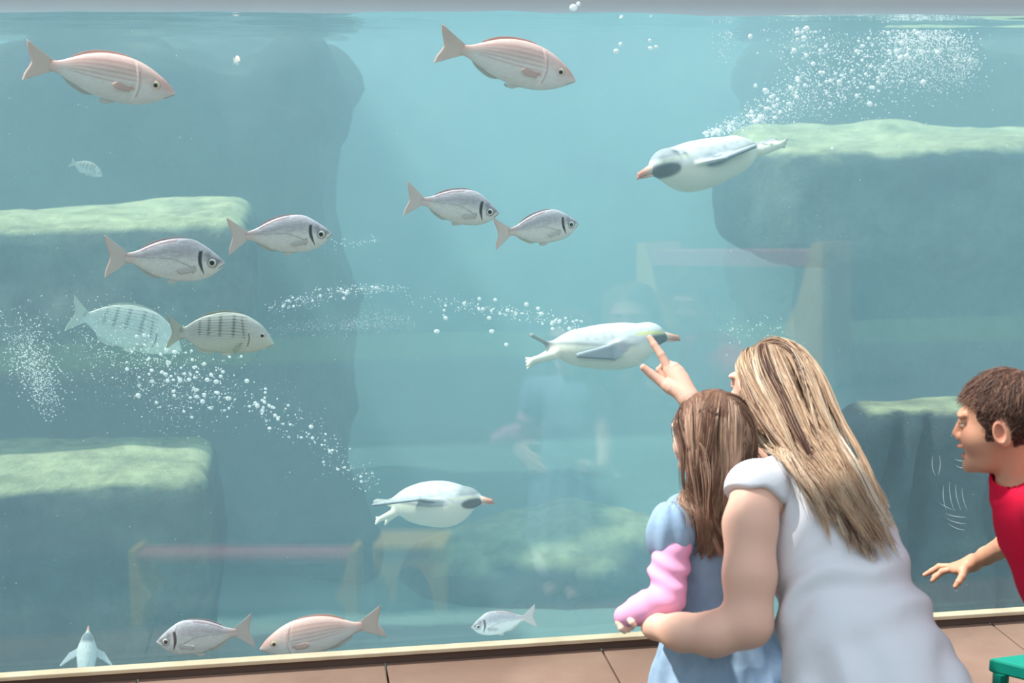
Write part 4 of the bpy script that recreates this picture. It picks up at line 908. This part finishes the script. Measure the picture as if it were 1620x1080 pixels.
def g_dress(P):
    f = g_torso(P, .012); hem = g_hip[2]-.20
    sk = chain(P, [(G_T[2][0], .082), (G_T[3][0]+RIGHT*.0, .096), (G_T[4][0]+RIGHT*.006, .132), (g_hip+np.array([0, 0, -.10])+RIGHT*.008, .155), (g_hip+np.array([0, 0, -.2])+RIGHT*.008, .165)], .04); f = smin(f, sk, .03)
    an = np.arctan2(P[:, 1]-g_hip[1], P[:, 0]-g_hip[0]); f = f+.006*np.sin(an*13+2*vnoise(P, 5, 1))*sstep(g_hip[2]+.16, g_hip[2]-.05, P[:, 2])+.004*vnoise(P, 16, 3)
    f = smax(f, hem-P[:, 2], .005); f = smax(f, -(chain(P, [(GH.wor((0, -.012, -.05)), .046), (G_T[0][0], .046)], .01)), .006)
    sv = ell(P, slc, (.054, .054, .070)); sv = sv+.0025*np.sin(np.arctan2(*((P-slc) @ np.stack([g_f, g_l], 1)).T)*7)+.003*vnoise(P, 24, 5)
    sv = smax(sv, (P-atd(1058, 888, 3.12)) @ (-UP*.97+RIGHT*-.12), .004); f = smin(f, sv, .012)
    s2 = ell(P, G_AR[0][0]+np.array([0, 0, -.02]), (.05, .05, .06)); f = smin(f, s2, .012)
    return smax(f, -chain(P, [(G_AL[1][0]+(G_AL[1][0]-G_AL[0][0])*.15, .040), (G_AL[2][0], .040)], .01), .003)
o = garment('dress', g_dress, lo, hi, .005, m_denim, person_g); keep(o)
def g_slv(P):
    f = chain(P, [(atd(1066, 862, 3.13), .040), (atd(1058, 905, 3.12), .042), (atd(1057, 945, 3.10), .038), (atd(1018, 962, 3.08), .033), (atd(990, 974, 3.07), .025)], .012)
    s = (P-G_AL[1][0]) @ UP; f = f+.0035*np.sin(s*150+((P-G_AL[1][0]) @ RIGHT)*60+2*vnoise(P, 20, 2))*np.exp(-((s+.03)/.045)**2)+.002*vnoise(P, 30, 4)
    return smax(f, -(sph(P, atd(985, 990, 3.065), .012)), .003)
l2, h2 = bb([q for q, _ in G_AL], .06); o = garment('sleeve', g_slv, l2, h2, .004, m_pink, person_g); o['label'] = 'pink long sleeve'; keep(o)
GH.eyes(person_g, srgb(90, 110, 120))
for o in person_g.children:
    if o.name.startswith('eye'): keep(o)
def g_coll(P): return np.minimum(np.minimum(GH.sdf(P), g_dress(P)), w_body(P))
R_, n_, L_ = scalp(GH, 8000, lambda L: g_hm(L), 8)
side = np.sign(L_[:, 0]); d0 = np.stack([side*.6, -.15-.75*sstep(-.02, .05, L_[:, 1]), -.4+0*side], 1) @ GH.M.T; d0 = tang(d0, n_)+n_*.2
g_c = atd(1112, 835, 3.16)
def g_target(p, t, rnd):
    w = g_c+rnd[:, :1]*RIGHT*.030+rnd[:, 1:2]*np.array([.0, .03, 0]); v = w-p; v /= np.linalg.norm(v, axis=1)[:, None]; k = .15+.35*t
    v = v*k+np.array([0, 0, -1.0])*(1-k)-g_f*.7*(t < .35)*sstep(-.01, .05, GH.loc(p)[:, 1])[:, None]; return v/np.linalg.norm(v, axis=1)[:, None]
def g_col(cl, r, N, A, roots):
    pal = np.array([srgb(168, 130, 108), srgb(144, 108, 90), srgb(190, 154, 130), srgb(112, 82, 70), srgb(212, 180, 154)]); ci = r.choice(5, 300, p=[.3, .25, .2, .15, .1])[cl % 300]; own = r.choice(5, N, p=[.3, .25, .2, .15, .1])
    c = pal[np.where(r.rand(N) < .6, ci, own)]; return c[:, None]*np.ones((1, A.shape[1], 1))
o = strands('hair', R_, d0, g_target, g_coll, lambda q, r, ro: np.clip(ro[:, 2]-g_c[2], .03, .2)*1.02+.05+.035*r.rand(len(q)), 26, person_g, g_col, rad=.0008, clumps=150, pull=.6, bend=.22, margin=(.002, .012), seed=6, wave=.005, smooth=5); keep(o)
tag(person_g, 'little girl in blue denim dress and pink sleeves, held in the arm of the woman', 'person')
# ---- the boy at the right edge
b_f = -RIGHT*math.cos(math.radians(28))+np.array([sy, cy, 0])*math.sin(math.radians(28))
BH = Head(atd(1586, 669, 2.95), head_frame((b_f[0], b_f[1], -.09), .0), .93, child=.8, mouth=.009, lid=.0009)
b_l = np.cross((0, 0, 1.), b_f)
B_T = D3([(1612, 775, 2.98, .040), (1650, 825, 2.98, .078), (1690, 900, 2.98, .088), (1735, 1000, 2.98, .088), (1770, 1080, 2.98, .098)])
B_SH = [atd(1662, 805, 2.86), atd(1640, 808, 3.12)]
B_AR = D3([(1640, 810, 3.12, .034), (1622, 845, 3.20, .031), (1592, 862, 3.28, .026), (1560, 879, 3.36, .0205), (1541, 889, 3.40, .0165)])
B_AL = D3([(1662, 808, 2.86, .034), (1690, 900, 2.80, .030), (1720, 985, 2.80, .026), (1690, 1050, 2.86, .020), (1670, 1085, 2.90, .015)])
bw = (atd(1539, 890, 3.40), .0155)
B_P = D3([(1506, 896, 3.44, .0095), (1508, 900, 3.42, .0095), (1514, 902, 3.41, .0095), (1520, 902, 3.39, .010)])
B_F = [D3([(1508, 896, 3.45, .0085), (1486, 896, 3.47, .0078), (1474, 903, 3.475, .0068), (1463, 909, 3.48, .0055)]),
       D3([(1510, 899, 3.43, .0085), (1490, 904, 3.44, .0078), (1482, 911, 3.44, .0068), (1475, 918, 3.44, .0055)]),
       D3([(1508, 897, 3.46, .0080), (1491, 899, 3.49, .0070), (1483, 906, 3.50, .0062), (1477, 912, 3.50, .0052)]),
       D3([(1511, 896, 3.47, .0075), (1497, 896, 3.50, .0065), (1490, 902, 3.51, .0055), (1486, 907, 3.51, .005)]),
       D3([(1527, 897, 3.39, .0105), (1522, 912, 3.375, .0088), (1517, 920, 3.37, .0078), (1512, 927, 3.37, .0064)])]
bwl = (B_AL[-1][0], .014); dn = np.array([0, 0, -1.0])
B_PL = [(bwl[0]+dn*.045+b_f*s*.012, .010) for s in (-1.5, -.5, .5, 1.5)]
B_FL = [[(bwl[0]+dn*.045+b_f*s*.012, .008), (bwl[0]+dn*.068+b_f*s*.012, .007), (bwl[0]+dn*.085+b_f*s*.012-b_l*.008, .0055)] for s in (-1.5, -.5, .5, 1.5)]+[[(bwl[0]+dn*.01+b_f*.012, .010), (bwl[0]+dn*.03+b_f*.03, .008), (bwl[0]+dn*.05+b_f*.034, .006)]]
b_hip = B_T[4][0]
def b_torso(P, e=0):
    f = chain(P, [(a, r+e) for a, r in B_T], .04); return smin(f, cone(P, B_SH[0]-b_l*.02, B_SH[1]+b_l*.02, .042+e, .042+e), .04)
def b_legs(P, e=0):
    f = None
    for s in (-1, 1):
        h = b_hip+b_l*s*.055; k = np.array([h[0]-.02, h[1], h[2]*.55])+b_f*.05; a = np.array([h[0], h[1], .07]); g = chain(P, [(h, .075+e), (k, .052+e), (a, .034+e)], .02); f = g if f is None else np.minimum(f, g)
    return f
def b_body(P):
    f = smin(BH.sdf(P), chain(P, [(BH.wor((0, -.022, -.05)), .040), (B_T[0][0], .040), (B_T[1][0], .05)], .02), .018)
    f = smin(f, b_torso(P), .03); f = smin(f, chain(P, B_AR, .01), .012); f = smin(f, chain(P, B_AL, .01), .015)
    f = smin(f, hand_sdf(P, bw, B_P, B_F, .004), .008); f = smin(f, hand_sdf(P, bwl, B_PL, B_FL, .004), .008)
    f = smin(f, b_legs(P), .03)
    for s in (-1, 1):
        h = b_hip+b_l*s*.055; f = smin(f, cone(P, np.array([h[0], h[1], .035])-b_f*.02, np.array([h[0], h[1], .03])+b_f*.11, .032, .024), .02)
    return f
SKIN_B = srgb(214, 158, 128)
def b_hm(L):
    y = L[:, 1]; z = L[:, 2]
    front = sstep(.0, .004, z-(.048-.2*(y-.08)))*(y > .045)
    temple = (y <= .045)*(y > .018)*sstep(.0, .004, z-(.018-(y-.045)*-1.1))
    side_ = (y <= .018)*(y > -.03)*sstep(.0, .004, z-(.030))*1.0
    burn = (y <= .026)*(y > .008)*sstep(0, .004, z+.03)
    back = (y <= -.03)*sstep(0, .005, z+.052)
    return np.clip(front+temple+side_+burn+back, 0, 1)
person_b = empty('person', (float(b_hip[0]), float(b_hip[1]), 0.0))
lo, hi = bb([q for q, _ in B_T+B_AL+B_AR+B_F[0]]+[BH.wor((0, 0, .12)), BH.wor((0, .11, 0)), b_hip*np.array([1, 1, 0])+b_f*.14], .13); lo[2] = 0
o = body_mesh('body', b_body, [(BH.o-.115, BH.o+.115, .0025), bb([bw[0]]+[q for f_ in B_F for q, _ in f_], .014)+(.002,)], (lo, hi, .0065), m_skin, person_b,
              lambda V: BH.tint(V, SKIN_B, srgb(62, 44, 38), b_hm, srgb(150, 108, 86), srgb(202, 112, 96))); keep(o)
m_red = mat('red_jersey', srgb(214, 26, 62), 0.85, spec=0.15, bump=(24, 0.25, 0.008))
def b_shirt(P):
    f = b_torso(P, .016)+.004*vnoise(P, 14, 3); f = smin(f, chain(P, [(B_AR[0][0], .050), (B_AR[1][0], .048), (B_AR[1][0]+(B_AR[2][0]-B_AR[1][0])*.35, .047)], .02), .02)
    f = smin(f, chain(P, [(B_AL[0][0], .052), (B_AL[0][0]+(B_AL[1][0]-B_AL[0][0])*.8, .050)], .02), .02)
    f = smax(f, .30-P[:, 2], .005); f = smax(f, -cone(P, BH.wor((0, -.02, -.05)), B_T[0][0]+np.array([0, 0, .012]), .050, .050), .004)
    col = np.abs(cone(P, B_T[0][0]+np.array([0, 0, .012]), B_T[0][0]+np.array([0, 0, .016]), .055, .055))-.004
    f = smin(f, smax(cone(P, B_T[0][0]-np.array([0, 0, .01]), B_T[0][0]+np.array([0, 0, .018])+b_f*.008, .060, .054), -cone(P, BH.wor((0, -.02, -.05)), B_T[0][0], .050, .049), .003), .006)
    d = B_AR[2][0]-B_AR[1][0]; d = d/np.linalg.norm(d); f = smax(f, np.minimum((P-B_AR[1][0]-d*.018) @ d, .2) if False else f, .001)
    return f
o = garment('shirt', b_shirt, lo, hi, .005, m_red, person_b); o['label'] = 'red short-sleeved shirt'; keep(o)
m_navy = mat('navy_shorts', srgb(52, 60, 78), 0.85)
o = garment('shorts', lambda P: smax(smin(b_legs(P, .016), sph(P, b_hip, .118), .03), np.abs(P[:, 2]-.33)-.11, .005), lo, hi, .007, m_navy, person_b); keep(o)
BH.eyes(person_b, srgb(52, 36, 30), .9)
for o in person_b.children:
    if o.name.startswith('eye'): keep(o)
R_, n_, L_ = scalp(BH, 12000, lambda L: b_hm(L), 12)
cr = np.array([0.01, -.055, .115]); dd = L_-cr; dd[:, 2] -= .02; d0 = dd @ BH.M.T; d0 = tang(d0, n_)+n_*.12
def b_target(p, t, rnd):
    v = BH.loc(p)-cr; v[:, 2] -= .06; v = v @ BH.M.T; v /= np.linalg.norm(v, axis=1)[:, None]; return v+rnd*.08
def b_col(cl, r, N, A, roots):
    pal = np.array([srgb(120, 86, 70), srgb(92, 64, 54), srgb(156, 118, 98), srgb(66, 48, 42)]); ci = r.choice(4, 300, p=[.35, .25, .22, .18])[cl % 300]; own = r.choice(4, N, p=[.35, .25, .2, .2])
    return pal[np.where(r.rand(N) < .5, ci, own)][:, None]*np.ones((1, A.shape[1], 1))
def b_len(q, r, ro):
    L = BH.loc(ro); return .008+.030*sstep(.03, .09, L[:, 2])+.005*r.rand(len(q))
o = strands('hair', R_, d0, b_target, BH.sdf, b_len, 8, person_b, b_col, rad=.0007, clumps=700, pull=.3, bend=.25, margin=(.0015, .007), seed=9, smooth=4); keep(o)
tag(person_b, 'laughing boy in red shirt reaching one hand out at the right edge', 'person')
# white scratches on the outside of the pane, right of the woman
m_scr = mat('mark_white', srgb(205, 220, 226), 0.6); sv, sf = [], []  # thin pale curved strokes lying on the outer face
SC = [((1493, 768), (1490, 788), (1497, 806)), ((1503, 762), (1500, 784), (1510, 808)), ((1512, 766), (1511, 786), (1520, 806)), ((1522, 772), (1522, 790), (1530, 806)), ((1487, 796), (1497, 802), (1507, 806)),
      ((1496, 812), (1510, 818), (1528, 818)), ((1498, 820), (1512, 828), (1528, 828)), ((1500, 828), (1514, 838), (1526, 838)), ((1476, 722), (1472, 738), (1480, 752)), ((1486, 720), (1490, 736), (1484, 752)), ((1510, 726), (1520, 730), (1530, 729)), ((1512, 736), (1520, 741), (1529, 740))]
for p3 in SC:
    pts = []
    for t in np.linspace(0, 1, 9):
        px = (1-t)**2*p3[0][0]+2*t*(1-t)*p3[1][0]+t*t*p3[2][0]; py = (1-t)**2*p3[0][1]+2*t*(1-t)*p3[1][1]+t*t*p3[2][1]; d_ = glass_d(px, py)
        pts.append((atd(px, py, d_-.0012), .00085*math.sin(math.pi*min(max(t, .06), .94))+.0002))
    for k_, (p, w_) in enumerate(pts):
        for a_ in range(4): sv.append(p+w_*(RIGHT*math.cos(a_*math.pi/2)+UP*math.sin(a_*math.pi/2)))
    b0 = len(sv)-36
    for k_ in range(8):
        for a_ in range(4): sf.append((b0+k_*4+a_, b0+k_*4+(a_+1) % 4, b0+k_*4+4+(a_+1) % 4, b0+k_*4+4+a_))
tag(mesh_obj('marks', sv, sf, m_scr), 'cluster of thin white scratches on the pane below and left of the boy\'s chin', 'marks')
# ------------------------------------------------------------------ furniture
def mirror_at(px, py, z):
    """where on the plane z a thing stands whose reflection in the pane shows at this pixel"""
    d = ray(px, py); n = np.array([0, -math.cos(GT), -math.sin(GT)]); p0 = np.array([0, 0, ZS]); t = ((p0-CAM) @ n)/(d @ n); h = CAM+d*t
    d2 = d-2*(d @ n)*n; return h+d2*((z-h[2])/d2[2])
m_teal = mat('teal_plastic', srgb(14, 150, 128), 0.4)
c = atd(1564, 1040, 3.25); e1 = np.array([math.cos(math.radians(6)), math.sin(math.radians(6))]); e2 = np.array([math.cos(math.radians(-46)), math.sin(math.radians(-46))])
tz = float(c[2]); q0 = c[:2]; poly = [q0, q0+e2*.20, q0+e2*.20+e1*.14, q0+e1*.28]
r_ = empty('table', (float(q0[0]+.15), float(q0[1]), 0))
def rel(p): return (p[0]-r_.location[0], p[1]-r_.location[1])
b = MB(); b.prism([rel(p) for p in poly], tz-.035, tz, axis=2); b.build('table_top', m_teal, r_, bevel=.006)
cen = sum(poly)/4
for p in poly:
    q = rel(p+(cen-p)*.16); b = MB(); b.prism([(q[0]+.018*math.cos(a), q[1]+.018*math.sin(a)) for a in np.linspace(0, 2*math.pi, 12, endpoint=False)], 0.0, tz-.034, axis=2); b.build('leg', m_teal, r_)
tag(r_, 'low teal green plastic table at the right edge below the boy', 'table')
m_yel = mat('yellow_plastic', srgb(250, 205, 90), 0.5); m_pk = mat('rose_plastic', srgb(226, 120, 130), 0.5)
def stool(px0, px1, py_top, py_bot, z):
    a = mirror_at(px0, py_top, z); b2 = mirror_at(px1, py_top, z); w = np.linalg.norm(a-b2); ce = (a+b2)/2; ang = math.atan2(*(a-b2)[1::-1]) 
    r = empty('stool', (float(ce[0]), float(ce[1]), 0)); r.rotation_euler = (0, 0, ang)
    hw = w/2; m = MB(); m.box((-hw, -.11, z-.03), (hw, .11, z)); m.build('seat', m_yel, r, bevel=.008)
    for s in (-1, 1):     # side panels with an arched cut-out
        arc = [(hw*.66*math.cos(t), z*.80*math.sin(t)*.9) for t in np.linspace(0, math.pi, 14)]
        m = MB(); m.prism([(hw, 0.0), (hw, z-.031), (-hw, z-.031), (-hw, 0.0)]+[(x, zz) for x, zz in arc[::-1]], .09*s-.010, .09*s+.010, axis=1); m.build('side_panel', m_yel, r)
    tag(r, 'small yellow plastic stool whose reflection shows in the pane below the plump penguin', 'stool'); return r
def bench(pxl, pxr, py, z, lab):
    a = mirror_at(pxl, py, z); b2 = mirror_at(pxr, py, z); L = np.linalg.norm(a-b2); ce = (a+b2)/2; ang = math.atan2(*(a-b2)[1::-1])
    r = empty('bench', (float(ce[0]), float(ce[1]), 0)); r.rotation_euler = (0, 0, ang); h = L/2; u = z/.38
    m = MB(); m.box((-h, -.10*u, z-.045*u), (h, .10*u, z)); m.build('seat', m_pk, r, bevel=.006)
    for s in (-1, 1):
        x = s*h*1.0; k = s
        prof = [(x+.03*u*k, z*1.06), (x+.03*u*k, 0), (x-.03*u*k, 0), (x-.035*u*k, z*.28), (x-.085*u*k, z*.42), (x-.045*u*k, z*.62), (x+.0*u*k, z*1.06)]
        m = MB(); m.prism(prof if s > 0 else prof[::-1], -.11*u, .11*u, axis=1); m.build('leg', m_yel, r)
    tag(r, lab, 'bench'); return r, a, b2
m_backdrop = mat('backdrop_green', srgb(70, 96, 64), 0.9, noise=(5.0, srgb(98, 128, 78), 0.8), bump=(8, .6, .1))
b = MB(); rh = np.random.RandomState(3)  # unseen green screen added so the pane mirrors no bright sky
gx_, gz_ = np.meshgrid(np.linspace(-22, 22, 180), np.linspace(-.05, 5.2, 40), indexing='ij'); Ph = np.stack([gx_.ravel(), 0*gx_.ravel(), gz_.ravel()], 1)
for sgn, nm in ((1, 'f'),):
    fr = np.stack([gx_.ravel(), -12+.35*fbm(Ph, 1.3, 4, 2), gz_.ravel()], 1); bk = np.stack([gx_.ravel(), -13.2+0*gx_.ravel(), gz_.ravel()], 1)
    I = np.arange(180*40).reshape(180, 40); q = np.stack([I[:-1, :-1], I[1:, :-1], I[1:, 1:], I[:-1, 1:]], 2).reshape(-1, 4); nn = 180*40
    top = np.stack([I[:-1, -1], I[1:, -1], I[1:, -1]+nn, I[:-1, -1]+nn], 1)
    oh_ = mesh_obj('backdrop', np.vstack([fr, bk]), np.vstack([q, q[:, ::-1]+nn, top]), m_backdrop)
tag(oh_, 'added tall green hedge closing the terrace behind the visitors', 'backdrop')
if True:
    stool(598, 712, 852, 950, .24)
    bench(222, 560, 872, .235, 'low pink bench with yellow slab legs mirrored in the lower left of the pane')
    bench(1310, 1050, 395, 1.0, 'tall pink table bench with yellow slab legs mirrored in the pane above the woman')
